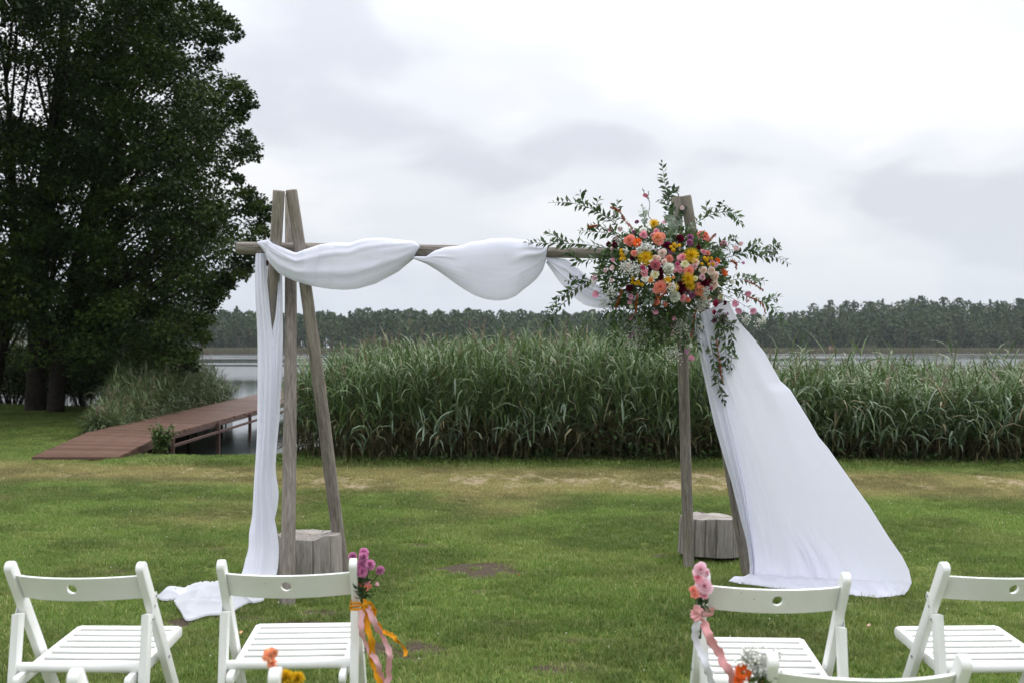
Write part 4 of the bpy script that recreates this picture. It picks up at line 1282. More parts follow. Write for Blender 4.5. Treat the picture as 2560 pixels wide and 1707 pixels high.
# ------------------------------------------------------------------ the big arrangement on the beam
FC = P(1655, 674, 6.12)
bouquet = thing('flower_arrangement', 'large mixed bouquet of roses, yellow mums and trailing greenery on the beam', 'flowers', FC)
rf = np.random.default_rng(99)
def a6(x, y): return 1480 + x * .2296, 500 + y * .2296        # close-up tracing -> photo
def a5(x, y): return 1300 + x * .408, 380 + y * .408
def fdepth(px, py, extra=0.0):
    rho = ((px - 1655) / 150) ** 2 + ((py - 680) / 125) ** 2
    base = 6.10 - .27 * math.sqrt(max(0.0, 1 - rho)) if rho < 1 else 6.10 + .02 * math.sqrt(rho - 1)
    return base + extra
def fput(me, name, px, py, dpx, jit=.35, extra=0.0, nrm=None):
    d = fdepth(px, py, extra); p = P(px, py, d)
    n_ = (p - (FC + np.array([0, .12, 0]))) * np.array([1.2, 1.0, 1.2])
    n_ = n_ / np.linalg.norm(n_) + np.array([0, -.75, .15]) + rf.normal(0, jit * .45, 3)
    if nrm is not None: n_ = np.array(nrm) + rf.normal(0, .12, 3)
    return put(me, name, p, n_, dpx * d / F, bouquet, rf)
ROSES = [(405, 440, 130, 'coral'), (715, 410, 150, 'peach'), (1225, 385, 140, 'coral'), (745, 950, 142, 'salmon'), (1185, 985, 142, 'peach'), (1055, 775, 118, 'salmon'),
    (560, 330, 74, 'white'), (1010, 695, 95, 'cream'), (690, 812, 92, 'cream'), (575, 860, 74, 'white'), (1130, 855, 58, 'cream'),
    (765, 580, 96, 'blush'), (390, 730, 88, 'blush'), (1130, 680, 88, 'blush'), (1215, 770, 88, 'blush'), (1305, 770, 96, 'blush'), (1345, 832, 96, 'blush'), (1330, 917, 112, 'blush'), (1205, 840, 74, 'pale'), (720, 640, 64, 'blush'), (785, 675, 64, 'blush'), (690, 625, 54, 'blush'), (1120, 728, 62, 'pale'),
    (455, 580, 70, 'salmon'), (840, 640, 86, 'salmon'), (985, 630, 95, 'pink'), (985, 1065, 82, 'pink'), (560, 378, 84, 'pink'), (665, 390, 66, 'pink'), (700, 340, 60, 'pink'), (1215, 565, 62, 'pink'), (1260, 580, 64, 'salmon'), (1350, 700, 66, 'pale'), (1310, 680, 60, 'pink'),
    (930, 700, 54, 'magenta'), (895, 770, 52, 'pink'), (960, 770, 54, 'pink'), (940, 735, 54, 'pink'), (555, 735, 60, 'magenta'), (570, 795, 80, 'pink'), (1350, 1130, 80, 'crimson'), (1335, 1225, 52, 'crimson'),
    (640, 875, 64, 'orange'), (850, 940, 60, 'orange'), (1225, 1080, 66, 'orange'), (800, 1140, 50, 'salmon'), (710, 1118, 60, 'salmon'), (1280, 1070, 34, 'salmon'), (888, 845, 34, 'orange'), (1405, 1060, 66, 'cream'), (1045, 1090, 60, 'salmon'), (1180, 1195, 62, 'pink'), (790, 240, 52, 'pale'), (1300, 960, 50, 'magenta')]
for k, (x, y, s_, c) in enumerate(ROSES): fput(rose_m[c][k % 2], 'rose', *a6(x, y), s_ * .2296 * 1.1, extra=-.01)
for (x, y, s_, c) in [(540, 555, 96, 'white'), (830, 750, 116, 'white'), (900, 1052, 106, 'white'), (690, 715, 108, 'pink'), (620, 530, 70, 'white')]: fput(ruf_m[c][0], 'carnation', *a6(x, y), s_ * .2296 * 1.2)
for k, (x, y, s_) in enumerate([(270, 450, 78), (185, 490, 54), (250, 500, 60), (815, 500, 78), (955, 430, 80), (745, 775, 76), (745, 840, 66), (980, 945, 110), (1215, 910, 96), (1025, 890, 66), (1155, 520, 44), (640, 740, 56), (410, 960, 66), (445, 640, 56), (1260, 880, 60), (960, 1010, 60), (860, 560, 50), (1440, 1120, 46)]):
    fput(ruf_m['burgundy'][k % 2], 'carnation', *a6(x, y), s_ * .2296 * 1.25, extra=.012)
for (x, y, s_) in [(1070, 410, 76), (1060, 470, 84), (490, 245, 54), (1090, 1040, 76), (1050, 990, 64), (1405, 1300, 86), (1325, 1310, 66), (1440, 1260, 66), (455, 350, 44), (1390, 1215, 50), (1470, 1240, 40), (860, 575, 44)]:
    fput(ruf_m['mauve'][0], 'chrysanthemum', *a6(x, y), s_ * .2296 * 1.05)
for (x, y, s_) in [(495, 470, 118), (1435, 795, 108), (1365, 665, 74)]: fput(gerb_m[0], 'gerbera', *a6(x, y), s_ * .2296, extra=-.015)
for k, (x, y, s_) in enumerate([(675, 268, 120), (580, 635, 170), (1075, 610, 170), (1040, 860, 150), (895, 955, 100), (1065, 935, 110), (820, 870, 90)]): fput(spid_m[k % 2], 'spider_chrysanthemum', *a6(x, y), s_ * .2296 * 1.15, extra=-.02)
for (x, y) in [(320, 555), (370, 560), (320, 595), (355, 645), (322, 645), (345, 610), (895, 490), (860, 515), (950, 500), (885, 548), (915, 510), (1225, 640), (1265, 640), (1300, 640), (1195, 700), (1270, 705), (1245, 662), (1315, 700), (445, 860), (440, 900), (475, 912), (510, 915), (545, 925), (500, 890)]:
    fput(butt_m[0], 'button_flower', *a6(x, y), 44 * .2296 * rf.uniform(.9, 1.15), extra=-.012)
BELLS = [(a6(x, y), s_ * .2296, c) for x, y, s_, c in [(35, 850, 64, 'pink'), (50, 1025, 74, 'pink'), (205, 325, 54, 'pink'), (310, 315, 54, 'pale'), (235, 650, 46, 'pink'), (230, 745, 58, 'pale'), (140, 760, 50, 'pale'), (405, 1270, 64, 'pink'), (420, 1055, 54, 'pink'), (410, 1105, 48, 'pink'), (435, 1155, 44, 'white'), (690, 1210, 60, 'pink'), (885, 1280, 50, 'pink'), (860, 1370, 54, 'pink'), (885, 1450, 54, 'pale'), (870, 1510, 44, 'white'), (430, 1480, 76, 'mauve'), (1435, 480, 76, 'pink'), (1565, 540, 66, 'pale'), (1610, 475, 54, 'pale'), (205, 870, 44, 'pale')]] + \
        [(a5(x, y), s_ * .408, c) for x, y, s_, c in [(1425, 970, 40, 'pink'), (1345, 970, 40, 'pink'), (1325, 930, 42, 'pink'), (1395, 865, 38, 'pink'), (1045, 1265, 38, 'pink'), (1020, 1215, 34, 'mauve'), (1040, 1185, 26, 'white'), (1295, 800, 30, 'white'), (990, 345, 26, 'pale'), (560, 590, 22, 'pale'), (1365, 680, 20, 'mauve'), (1390, 910, 24, 'pale')]]
bell_pos = []
for (pp, s_, c) in BELLS:
    o = fput(bell_m[c], 'bell_flower', pp[0], pp[1], s_ * 1.2, nrm=(rf.normal(0, .5), -.8, rf.uniform(-.9, .3)), extra=-.03)
    bell_pos.append((pp[0], pp[1]))
fput(cosmos_m, 'cosmos', *a5(768, 268), 15, nrm=(.1, -1, .2))

# greenery: ruscus branches
LEAFC = [(.028, .062, .016), (.040, .082, .022), (.058, .105, .032)]
def branch(poly, name='leaf_branch', L=.056, W=.024, gap=.0125, cols=LEAFC, dj=.05, d0=None, seed=0, curl=.15, conv=a5, parent=None, both=True):
    r_ = np.random.default_rng(seed + 1000)
    pts = []
    for i, (x, y) in enumerate(poly):
        px, py = conv(x, y)
        d = fdepth(px, py) if d0 is None else d0
        pts.append(P(px, py, d + dj * math.sin(i * 1.3 + seed)))
    pth = smooth_path(pts, 40)
    mb = MB()
    tube(mb, pth, np.linspace(.0026, .0011, 40), 5, 1, (.05, .075, .02), False)
    t, a_, b_ = frames(pth)
    ln = np.linalg.norm(np.diff(pth, axis=0), axis=1).sum()
    n = max(6, int(ln / gap))
    u = np.linspace(.03, 1, n)
    idx = np.clip((u * 39).astype(int), 0, 39)
    side = np.where(np.arange(n) % 2, 1, -1)[:, None]
    camv = np.array([0, -1.0, 0])
    sdir = np.cross(t[idx], camv); sdir /= np.linalg.norm(sdir, axis=1)[:, None] + 1e-9
    dd = t[idx] * r_.uniform(.5, 1.0, (n, 1)) + sdir * side * r_.uniform(.5, 1.1, (n, 1)) + r_.normal(0, .28, (n, 3))
    dd[-1] = t[-1]
    dd /= np.linalg.norm(dd, axis=1)[:, None]
    up = np.tile([0, -.7, .7], (n, 1)) + r_.normal(0, .45, (n, 3))
    sz = (L * r_.uniform(.7, 1.15, n)) * np.interp(u, [0, .15, .8, 1], [.8, 1, .95, .6])
    cols_ = np.array(cols)[r_.integers(0, len(cols), n)] * r_.uniform(.8, 1.25, (n, 1))
    leaf_mesh(mb, pth[idx], dd, up, sz, sz * (W / L), cols_, .3, curl)
    mb.v = [v - FC for v in mb.v] if parent is None else mb.v
    o = mb.build(name, [M['leaf'], M['stem']], bouquet if parent is None else parent)
    return o
BR_ = [[(600, 450), (540, 410), (480, 370), (400, 335), (300, 312), (195, 312)], [(480, 380), (470, 330), (485, 290)], [(400, 340), (380, 290), (372, 250)],
    [(560, 600), (420, 572), (280, 562), (160, 560), (45, 555)], [(300, 560), (220, 520), (165, 490)], [(520, 640), (430, 660), (350, 670), (290, 600)],
    [(520, 740), (420, 790), (320, 850), (240, 890), (175, 965)], [(420, 800), (350, 780), (290, 790)], [(300, 900), (230, 960), (180, 1020), (150, 1060)],
    [(930, 420), (905, 330), (905, 260), (885, 180), (870, 70)], [(905, 290), (935, 250), (970, 245)], [(900, 340), (880, 300), (870, 290)],
    [(1030, 480), (1120, 410), (1230, 372), (1310, 380), (1355, 445)], [(1130, 410), (1145, 360), (1140, 315)], [(1210, 375), (1230, 340), (1245, 310)],
    [(1180, 670), (1300, 640), (1400, 608), (1500, 612), (1590, 600)], [(1400, 620), (1480, 640), (1560, 645), (1650, 685)], [(1380, 610), (1430, 570), (1480, 555)], [(1500, 612), (1550, 580), (1580, 565)],
    [(1190, 990), (1215, 1100), (1230, 1250), (1215, 1400), (1250, 1530)], [(1150, 990), (1165, 1120), (1185, 1260), (1195, 1380)], [(1230, 990), (1285, 1080), (1300, 1200), (1285, 1330), (1240, 1440)], [(1220, 1000), (1250, 1100), (1262, 1260), (1250, 1390)], [(1200, 980), (1270, 1040), (1330, 1080)], [(1200, 1000), (1225, 1150), (1220, 1320), (1235, 1480)],
    [(620, 900), (580, 1000), (570, 1100), (560, 1210)], [(590, 900), (550, 960), (500, 1015)], [(640, 880), (600, 980), (590, 1080)],
    [(620, 520), (520, 495), (440, 490), (365, 482)], [(600, 500), (500, 460), (430, 455)],
    [(1260, 830), (1380, 880), (1480, 920), (1560, 960), (1620, 1035)], [(1480, 920), (1540, 900), (1585, 890)], [(1250, 800), (1340, 780), (1420, 790), (1500, 790)],
    [(560, 420), (590, 370), (595, 310)], [(1190, 620), (1220, 580), (1290, 540), (1330, 530)], [(640, 420), (600, 400), (575, 395)],
    [(800, 960), (790, 1060), (770, 1160), (760, 1240)], [(860, 960), (850, 1080), (840, 1200)], [(940, 940), (930, 1060), (910, 1180)], [(1000, 940), (990, 1080), (1000, 1200)], [(700, 940), (680, 1020), (650, 1110)], [(1090, 960), (1080, 1080), (1085, 1200)]]
for i, b in enumerate(BR_): branch(b, seed=i)
LIGHTG = [(.085, .13, .04), (.10, .15, .05), (.06, .10, .03)]
# young stems that carry the bells
for i, (px, py) in enumerate(bell_pos):
    cx_, cy_ = 1655 + (px - 1655) * .45, 680 + (py - 680) * .45
    branch([(cx_, cy_), ((px + cx_) / 2, (py + cy_) / 2 - 8), (px, py)], 'flower_stem', .032, .011, .035, LIGHTG, .01, seed=200 + i, conv=lambda x, y: (x, y))
branch([(850, 440), (790, 400), (795, 330), (785, 280), (768, 268)], 'flower_stem', .015, .005, .06, LIGHTG, .0, seed=300)
branch([(790, 300), (785, 270), (790, 243)], 'flower_stem', .012, .008, .03, [(.12, .03, .05)], .0, seed=301)
branch([(785, 290), (760, 250), (753, 226)], 'flower_stem', .012, .008, .03, [(.12, .03, .05)], .0, seed=302)
# eucalyptus
EUC = [(.125, .175, .115), (.16, .21, .15), (.10, .145, .09)]
for i, b in enumerate([[(960, 520), (930, 440), (930, 380), (940, 335)], [(960, 500), (975, 430), (985, 370), (1010, 350)], [(900, 560), (920, 510), (915, 460), (900, 400)], [(870, 560), (860, 490), (850, 440)], [(780, 440), (760, 400), (750, 340)], [(800, 860), (790, 920), (760, 960)], [(860, 940), (850, 1020), (880, 1080)], [(1360, 760), (1420, 780), (1450, 800)], [(920, 420), (890, 380)]]):
    branch(b, 'eucalyptus_branch', .036, .036, .012, EUC if i != 4 else [(.36, .42, .36)], .03, seed=400 + i, curl=.05)
# dark leaves packed behind the blooms
n = 3400
th = rf.uniform(0, 2 * np.pi, n); q = np.sqrt(rf.random(n))
px = 1655 + 156 * q * np.cos(th); py = 678 + 108 * q * np.sin(th)
dep = np.array([fdepth(a_, b_) for a_, b_ in zip(px, py)]) + rf.uniform(.02, .2, n)
base = np.stack([(px - 1280) / F * dep, dep, EYE - (py - HZ) / F * dep], -1)
dd = (base - FC) * np.array([1, .6, 1]); dd /= np.linalg.norm(dd, axis=1)[:, None]
dd += rf.normal(0, .7, (n, 3)); dd[:, 1] -= .3; dd /= np.linalg.norm(dd, axis=1)[:, None]
mb = MB()
leaf_mesh(mb, base - FC, dd, runit(rf, n), rf.uniform(.03, .055, n), rf.uniform(.012, .022, n), np.array(LEAFC + LIGHTG)[rf.integers(0, 6, n)] * rf.uniform(.7, 1.3, (n, 1)), .3, .2)
# a hanging beard of fine greenery below
n = 420
px = rf.normal(1640, 62, n); py = 780 + np.abs(rf.normal(0, 1, n)) * 62; dep = 6.10 + rf.uniform(-.12, .1, n)
base = np.stack([(px - 1280) / F * dep, dep, EYE - (py - HZ) / F * dep], -1)
dd = np.tile([0, -.2, -1.0], (n, 1)) + rf.normal(0, .55, (n, 3)); dd /= np.linalg.norm(dd, axis=1)[:, None]
leaf_mesh(mb, base - FC, dd, runit(rf, n), rf.uniform(.03, .06, n), rf.uniform(.008, .018, n), np.array(LEAFC + LIGHTG)[rf.integers(0, 6, n)], .3, .2)
tag(mb.build('packed_foliage', M['leaf'], bouquet), kind='stuff')
# straight stems hanging out below the blooms
mb = MB()
for k in range(60):
    a_ = P(rf.uniform(1560, 1740), rf.uniform(740, 770), 6.03 + rf.uniform(0, .1)); b_ = P(rf.uniform(1590, 1720), rf.uniform(810, 880), 6.08 + rf.uniform(0, .06))
    tube(mb, smooth_path([a_ - FC, (a_ + b_) / 2 - FC + rf.normal(0, .01, 3), b_ - FC], 6), .0015, 4, 0, np.array([.07, .11, .03]) * rf.uniform(.6, 1.4), False)
tag(mb.build('hanging_stems', M['stem'], bouquet), kind='stuff')

# amaranth tassels
def tassel(poly, seed, w=.011, conv=a5, parent=bouquet, origin=FC, col=(.36, .085, .02)):
    r_ = np.random.default_rng(seed)
    pts = [P(*conv(x, y), fdepth(*conv(x, y)) - .04) for x, y in poly]
    pth = smooth_path(pts, 30) - origin
    mb = MB(); tube(mb, pth, .002, 5, 0, np.array(col) * .8)
    n = 150
    i = r_.integers(0, 30, n); u = i / 29
    rr = w * np.interp(u, [0, .15, .8, 1], [.7, 1, .9, .4])
    c = pth[i] + runit(r_, n) * (rr * r_.uniform(.4, 1, n))[:, None]
    d = runit(r_, n)
    leaf_mesh(mb, c, d, runit(r_, n), r_.uniform(.006, .011, n), .006, np.array(col) * r_.uniform(.6, 1.5, (n, 1)), .4, .3)
    return mb.build('amaranth_tassel', M['petal'], parent)
for i, b in enumerate([[(1400, 890), (1450, 905), (1490, 940), (1505, 995)], [(1380, 790), (1440, 815), (1490, 850)], [(1078, 960), (1062, 1060), (1048, 1140)], [(1203, 1150), (1222, 1280), (1240, 1410)], [(625, 845), (605, 910), (585, 965)], [(718, 870), (712, 940), (705, 992)], [(890, 868), (845, 895), (818, 945)], [(555, 342), (605, 362), (645, 415)], [(425, 462), (475, 452)], [(1150, 552), (1178, 525), (1198, 505)], [(625, 400), (660, 440), (690, 470)], [(1290, 670), (1320, 680), (1325, 720)]]):
    tassel(b, 500 + i, .0085)
# gypsophila clouds
def gyp_mesh(name, seed, n, rad, squash=(1, .6, 1), ball=.0040):
    n = int(n * 1.5)
    r_ = np.random.default_rng(seed); mb = MB()
    c = r_.normal(0, .45, (n, 3)) * rad * np.array(squash)
    o6 = np.array([(1, 0, 0), (-1, 0, 0), (0, 1, 0), (0, -1, 0), (0, 0, 1), (0, 0, -1)], float)
    f8 = np.array([(0, 2, 4), (2, 1, 4), (1, 3, 4), (3, 0, 4), (2, 0, 5), (1, 2, 5), (3, 1, 5), (0, 3, 5)])
    for p in c:
        mb.add(p + o6 * ball * r_.uniform(.7, 1.35), f8, 0, np.array([.86, .86, .82]) * r_.uniform(.9, 1.0))
    for p in c[::2]:
        q = p * .3 + np.array([0, 0, -rad * .7]) * r_.uniform(.2, .9)
        tube(mb, [q, (p + q) / 2 + r_.normal(0, .004, 3), p], .0005, 3, 0, (.14, .19, .08), False)
    return mb
for i, (x, y, rr, n) in enumerate([(690, 720, 50, 120), (560, 860, 50, 60), (510, 920, 40, 40), (740, 1085, 75, 150), (700, 1150, 75, 90), (985, 1080, 55, 130), (945, 1235, 55, 110), (975, 1045, 45, 90), (1105, 940, 45, 80), (1130, 920, 40, 60), (1380, 1030, 36, 46), (1470, 1050, 36, 46), (1490, 1025, 26, 30), (780, 590, 30, 36), (930, 830, 30, 40), (1140, 860, 35, 60), (600, 545, 25, 36), (640, 700, 30, 50), (650, 610, 20, 30), (450, 800, 40, 30), (1100, 1070, 25, 26), (760, 590, 40, 40)]):
    px_, py_ = a5(x, y); d = fdepth(px_, py_, -.05)
    mb = gyp_mesh('g', 600 + i, n, rr * .408 * d / F)
    o = mb.build('gypsophila_spray', M['petal'], bouquet); o.location = Vector(P(px_, py_, d) - FC)

# ------------------------------------------------------------------ bunches tied to the chairs
def ribbon(name, pts, width, col_mat, parent, seed, twist=.6, wav=.12, n=60, facing=(0, -1, 0)):
    r_ = np.random.default_rng(seed)
    pth = smooth_path(pts, n) - np.array(parent.location)
    t, a_, b_ = frames(pth)
    fz = np.array(facing, float)
    sd_ = np.cross(t, fz); sd_ /= np.linalg.norm(sd_, axis=1)[:, None] + 1e-9
    up = np.cross(sd_, t)
    u = np.linspace(0, 1, n)
    tw = twist * np.sin(u * 7 + seed) + .3 * np.sin(u * 17 + seed * 2)
    ax = sd_ * np.cos(tw)[:, None] + up * np.sin(tw)[:, None]
    nv = 7; s_ = np.linspace(-1, 1, nv)
    wv = width / 2 * (1 + wav * (vnoise(u * 14, 0 * u, 1.0, seed) - .5) * 2)
    V = pth[:, None] + ax[:, None] * (s_[None, :, None] * wv[:, None, None]) + up[:, None] * (np.sin(u * 26 + seed)[:, None, None] * .0022 + (s_ ** 2)[None, :, None] * .0025)
    V[:, 0] += ax * (.0018 * np.sin(u * 60 + seed))[:, None]; V[:, -1] += ax * (.0018 * np.sin(u * 53 + seed * 3))[:, None]
    o = MB().add(V.reshape(-1, 3), grid_faces(n, nv)).build(name, col_mat, parent)
    sd2 = o.modifiers.new('thick', 'SOLIDIFY'); sd2.thickness = .0008; sd2.offset = 0
    return o
M['rib_orange'] = fabric_mat('orange_ribbon', (.76, .33, .015), .15)
M['rib_pink'] = fabric_mat('pink_ribbon', (.76, .46, .48), .25)
M['rib_rose'] = fabric_mat('rose_ribbon', (.74, .38, .38), .25)
M['rib_white'] = fabric_mat('white_ribbon', (.80, .80, .84), .3)
def wrap_ribbon(parent, cx, cy, cz, hx, hy, h, mat, turns=3, tilt=.006, name='ribbon_band'):
    """bands of ribbon wound round a post and the stems"""
    for k in range(turns):
        th = np.linspace(0, 2 * np.pi, 40, endpoint=False)
        e = .5
        X = hx * np.sign(np.cos(th)) * np.abs(np.cos(th)) ** e; Y = hy * np.sign(np.sin(th)) * np.abs(np.sin(th)) ** e
        z0 = cz - h / 2 + h * (k + .1) / turns; z1 = z0 + h / turns * 1.05
        zz = tilt * np.cos(th + k)
        o = .0015 * (k % 2)
        V = np.concatenate([np.stack([cx + X * (1 + o / hx), cy + Y * (1 + o / hy), z + zz * (1 if j < 2 else .6)], -1) for j, z in enumerate((z0, (z0 + z1) / 2, z1))])
        V -= np.array(parent.location)
        ob = MB().add(V, grid_faces(3, 40, True)).build(name, mat, parent)
        sd2 = ob.modifiers.new('thick', 'SOLIDIFY'); sd2.thickness = .0012
def stems_of(parent, pairs, col=(.05, .085, .03), r=.0022):
    mb = MB()
    for pth in pairs:
        tube(mb, smooth_path(np.array(pth) - np.array(parent.location), 14), r, 6, 0, np.array(col) * random.uniform(.8, 1.2))
    return mb.build('stem', M['stem'], parent)
def b7(x, y): return 500 + x * .2551, 1340 + y * .2551
def b8(x, y): return 1650 + x * .3869, 1340 + y * .3869
def PB(conv, x, y, d): return P(*conv(x, y), d)

# pink pompons with orange ribbon
cb = chairs['b']; dB = 3.20
loc = PB(b7, 1590, 930, dB)
bun = thing('flower_bunch', 'bunch of pink pompon flowers tied with orange and pink ribbons to a chair post', 'flowers', loc)
rb = np.random.default_rng(5)
for (x, y, s_, dz) in [(1495, 195, 92, 0), (1605, 157, 100, .02), (1600, 205, 104, -.01), (1585, 275, 104, -.01), (1665, 278, 112, -.02), (1590, 350, 112, -.02), (1768, 332, 96, 0)]:
    put(ruf_m['pompon'][0], 'pompon', PB(b7, x, y, dB + dz), (rb.normal(0, .4), -.6, .8), s_ * .2551 * dB / F, bun, rb)
for (x, y, s_, c) in [(1560, 468, 74, 'salmon'), (1630, 500, 56, 'peach'), (1548, 310, 50, 'orange'), (1640, 445, 60, 'pink'), (1735, 466, 36, 'pale'), (1665, 488, 40, 'salmon')]:
    put(rose_m[c][0], 'rose', PB(b7, x, y, dB), (rb.normal(0, .3), -1, .5), s_ * .2551 * dB / F, bun, rb)
st_ = []
for (x, y) in [(1495, 195), (1605, 157), (1600, 205), (1585, 275), (1665, 278), (1590, 350), (1768, 332), (1560, 468), (1630, 500), (1735, 466)]:
    st_.append([PB(b7, x, y + 15, dB + .01), PB(b7, 1590 + (x - 1590) * .45, 470 + (y - 300) * .2, dB + .01), PB(b7, 1588 + (x - 1590) * .08, 650, dB + .005), PB(b7, 1600 + rb.uniform(-12, 14), 930 + rb.uniform(-60, 10), dB + .01)])
stems_of(bun, st_)
n = 60
bs = np.array([PB(b7, 1590 + rb.normal(0, 22), rb.uniform(380, 640), dB + rb.uniform(-.01, .02)) for _ in range(n)])
dd = np.tile([0, -.2, .6], (n, 1)) + rb.normal(0, .6, (n, 3)); dd /= np.linalg.norm(dd, axis=1)[:, None]
leaf_mesh(MBL := MB(), bs - loc, dd, runit(rb, n), rb.uniform(.02, .04, n), rb.uniform(.007, .012, n), np.array([.035, .07, .02]) * rb.uniform(.6, 1.5, (n, 1)))
MBL.build('foliage', M['leaf'], bun)
pw = PB(b7, 1545, 668, 3.235)
wrap_ribbon(bun, pw[0] + .001, pw[1], pw[2], .0235, .034, .026, M['rib_orange'], 3)
def rib7(pts, w, mat, seed, tw=.5, d=dB - .035): return ribbon('ribbon_tail', [PB(b7, x, y, d + .015 * math.sin(i * 1.7 + seed)) for i, (x, y) in enumerate(pts)], w, mat, bun, seed, tw)
rib7([(1600, 640), (1670, 655), (1705, 720), (1700, 790), (1725, 825)], .016, M['rib_orange'], 3)
rib7([(1610, 660), (1645, 760), (1640, 880), (1680, 1010), (1685, 1140), (1690, 1240), (1730, 1350), (1775, 1480), (1770, 1600)], .020, M['rib_orange'], 6, .25)
rib7([(1640, 690), (1690, 800), (1740, 900), (1800, 1000), (1850, 1110), (1860, 1180), (1850, 1280), (1850, 1390), (1800, 1520), (1815, 1620)], .019, M['rib_pink'], 9, .35)
rib7([(1700, 790), (1790, 925), (1850, 950), (1905, 990), (1955, 1045), (2005, 1090), (2015, 1175)], .013, M['rib_orange'], 12, .7)
rib7([(1590, 720), (1580, 860), (1590, 960), (1630, 1060), (1680, 1150), (1745, 1240), (1765, 1340), (1800, 1440), (1760, 1600)], .017, M['rib_pink'], 15, .5)

# pink roses with pink ribbon on the third chair
dC = 2.93
loc = PB(b8, 262, 640, dC)
bun = thing('flower_bunch', 'bunch of pale pink roses tied with pink ribbon to a chair post', 'flowers', loc)
for (x, y, s_, c, nx) in [(262, 212, 96, 'pale', -.2), (285, 320, 112, 'pale', .1), (245, 262, 70, 'pink', -.5), (300, 235, 60, 'pale', .5), (215, 345, 60, 'salmon', -.5), (225, 375, 56, 'salmon', -.3), (285, 378, 50, 'pink', 0)]:
    put(rose_m[c][1], 'rose', PB(b8, x, y, dC - .01), (nx, -1, .35), s_ * .3869 * dC / F, bun, rb)
stems_of(bun, [[PB(b8, x, y, dC), PB(b8, 268, 420, dC), PB(b8, 262 + k, 560, dC), PB(b8, 250 + 3 * k, 660, dC)] for k, (x, y) in enumerate([(262, 230), (285, 330), (245, 262), (215, 350), (225, 380)])])
n = 24
bs = np.array([PB(b8, 270 + rb.normal(0, 12), rb.uniform(390, 450), dC) for _ in range(n)])
dd = np.tile([0, -.3, .3], (n, 1)) + rb.normal(0, .6, (n, 3)); dd /= np.linalg.norm(dd, axis=1)[:, None]
leaf_mesh(MBL := MB(), bs - loc, dd, runit(rb, n), .03, .01, np.array([.035, .07, .02]) * rb.uniform(.6, 1.5, (n, 1)))
MBL.build('foliage', M['leaf'], bun)
pw = PB(b8, 290, 478, 3.055)
wrap_ribbon(bun, pw[0] - .002, pw[1], pw[2], .026, .034, .024, M['rib_rose'], 2)
def rib8(pts, w, mat, seed, tw=.5, d=dC - .04): return ribbon('ribbon_tail', [PB(b8, x, y, d + .015 * math.sin(i * 1.7 + seed)) for i, (x, y) in enumerate(pts)], w, mat, bun, seed, tw)
rib8([(255, 455), (235, 490), (255, 540), (290, 580), (315, 640), (345, 700), (390, 760), (410, 820), (450, 870), (480, 960)], .026, M['rib_rose'], 4, .35)
rib8([(250, 470), (225, 500), (250, 540)], .028, M['rib_rose'], 8, .3)
rib8([(245, 540), (228, 610), (240, 700), (275, 770), (305, 850), (330, 930), (360, 1010)], .022, M['rib_white'], 11, .5)

# peach and yellow flowers of the nearest left chair
ce = chairs['e']; dE = 2.10
loc = chair_pt(ce, XO + .03, TOPY + .03, .62)
bun = thing('flower_bunch', 'peach and yellow flowers on the post of the nearest left chair', 'flowers', loc)
for (x, y, s_) in [(690, 1160, 150), (705, 1245, 110), (650, 1190, 90), (740, 1140, 80), (790, 1322, 60)]:
    put(ruf_m['peachruf'][0], 'carnation', PB(b7, x, y, dE), (rb.normal(0, .4), -.7, .6), s_ * .2551 * dE / F, bun, rb)
for (x, y, s_) in [(840, 1385, 170), (955, 1395, 150)]:
    put(ruf_m['yellowpom'][0], 'pompon', PB(b7, x, y, dE), (0, -.6, .8), s_ * .2551 * dE / F, bun, rb)
stems_of(bun, [[PB(b7, x, y, dE + .01), PB(b7, 750, 1340, dE + .01), loc + np.array([0, 0, .05]), loc] for x, y in [(690, 1190), (705, 1260), (760, 1270), (840, 1400), (955, 1410)]], r=.003)
# orange flower with baby's breath
cf = chairs['f']; dF_ = 2.20
loc = chair_pt(cf, -XO - .03, TOPY + .03, .62)
bun = thing('flower_bunch', 'orange star shaped flower with white baby\'s breath on the post of the lowest right chair', 'flowers', loc)
put(gerb_m[0], 'gerbera', PB(b8, 535, 880, dF_), (-.2, -1, .5), 130 * .3869 * dF_ / F, bun, rb)
put(gerb_m[0], 'gerbera', PB(b8, 510, 930, dF_), (-.6, -.6, .2), 90 * .3869 * dF_ / F, bun, rb)
put(rose_m['cream'][0], 'rose', PB(b8, 680, 915, dF_), (0, -1, .5), 50 * .3869 * dF_ / F, bun, rb)
put(butt_m[0], 'button_flower', PB(b8, 650, 935, dF_), (0, -1, .5), 36 * .3869 * dF_ / F, bun, rb)
for i, (x, y, rr, n) in enumerate([(600, 790, 80, 110), (690, 810, 70, 90), (640, 880, 60, 80), (700, 880, 60, 60), (560, 770, 50, 40), (740, 770, 40, 20)]):
    o = gyp_mesh('g', 800 + i, n, rr * .3869 * dF_ / F, ball=.0036).build('gypsophila_spray', M['petal'], bun); o.location = Vector(PB(b8, x, y, dF_) - loc)
stems_of(bun, [[PB(b8, x, y, dF_ + .01), PB(b8, 640, 990, dF_ + .01), loc + np.array([0, 0, .03]), loc] for x, y in [(535, 890), (600, 800), (690, 820), (640, 890), (680, 920)]], r=.002)
n = 30
bs = np.array([PB(b8, 640 + rb.normal(0, 40), rb.uniform(900, 990), dF_) for _ in range(n)])
dd = np.tile([0, -.3, .5], (n, 1)) + rb.normal(0, .6, (n, 3)); dd /= np.linalg.norm(dd, axis=1)[:, None]
leaf_mesh(MBL := MB(), bs - loc, dd, runit(rb, n), .035, .012, np.array([.10, .14, .04]) * rb.uniform(.6, 1.4, (n, 1)))
MBL.build('foliage', M['leaf'], bun)
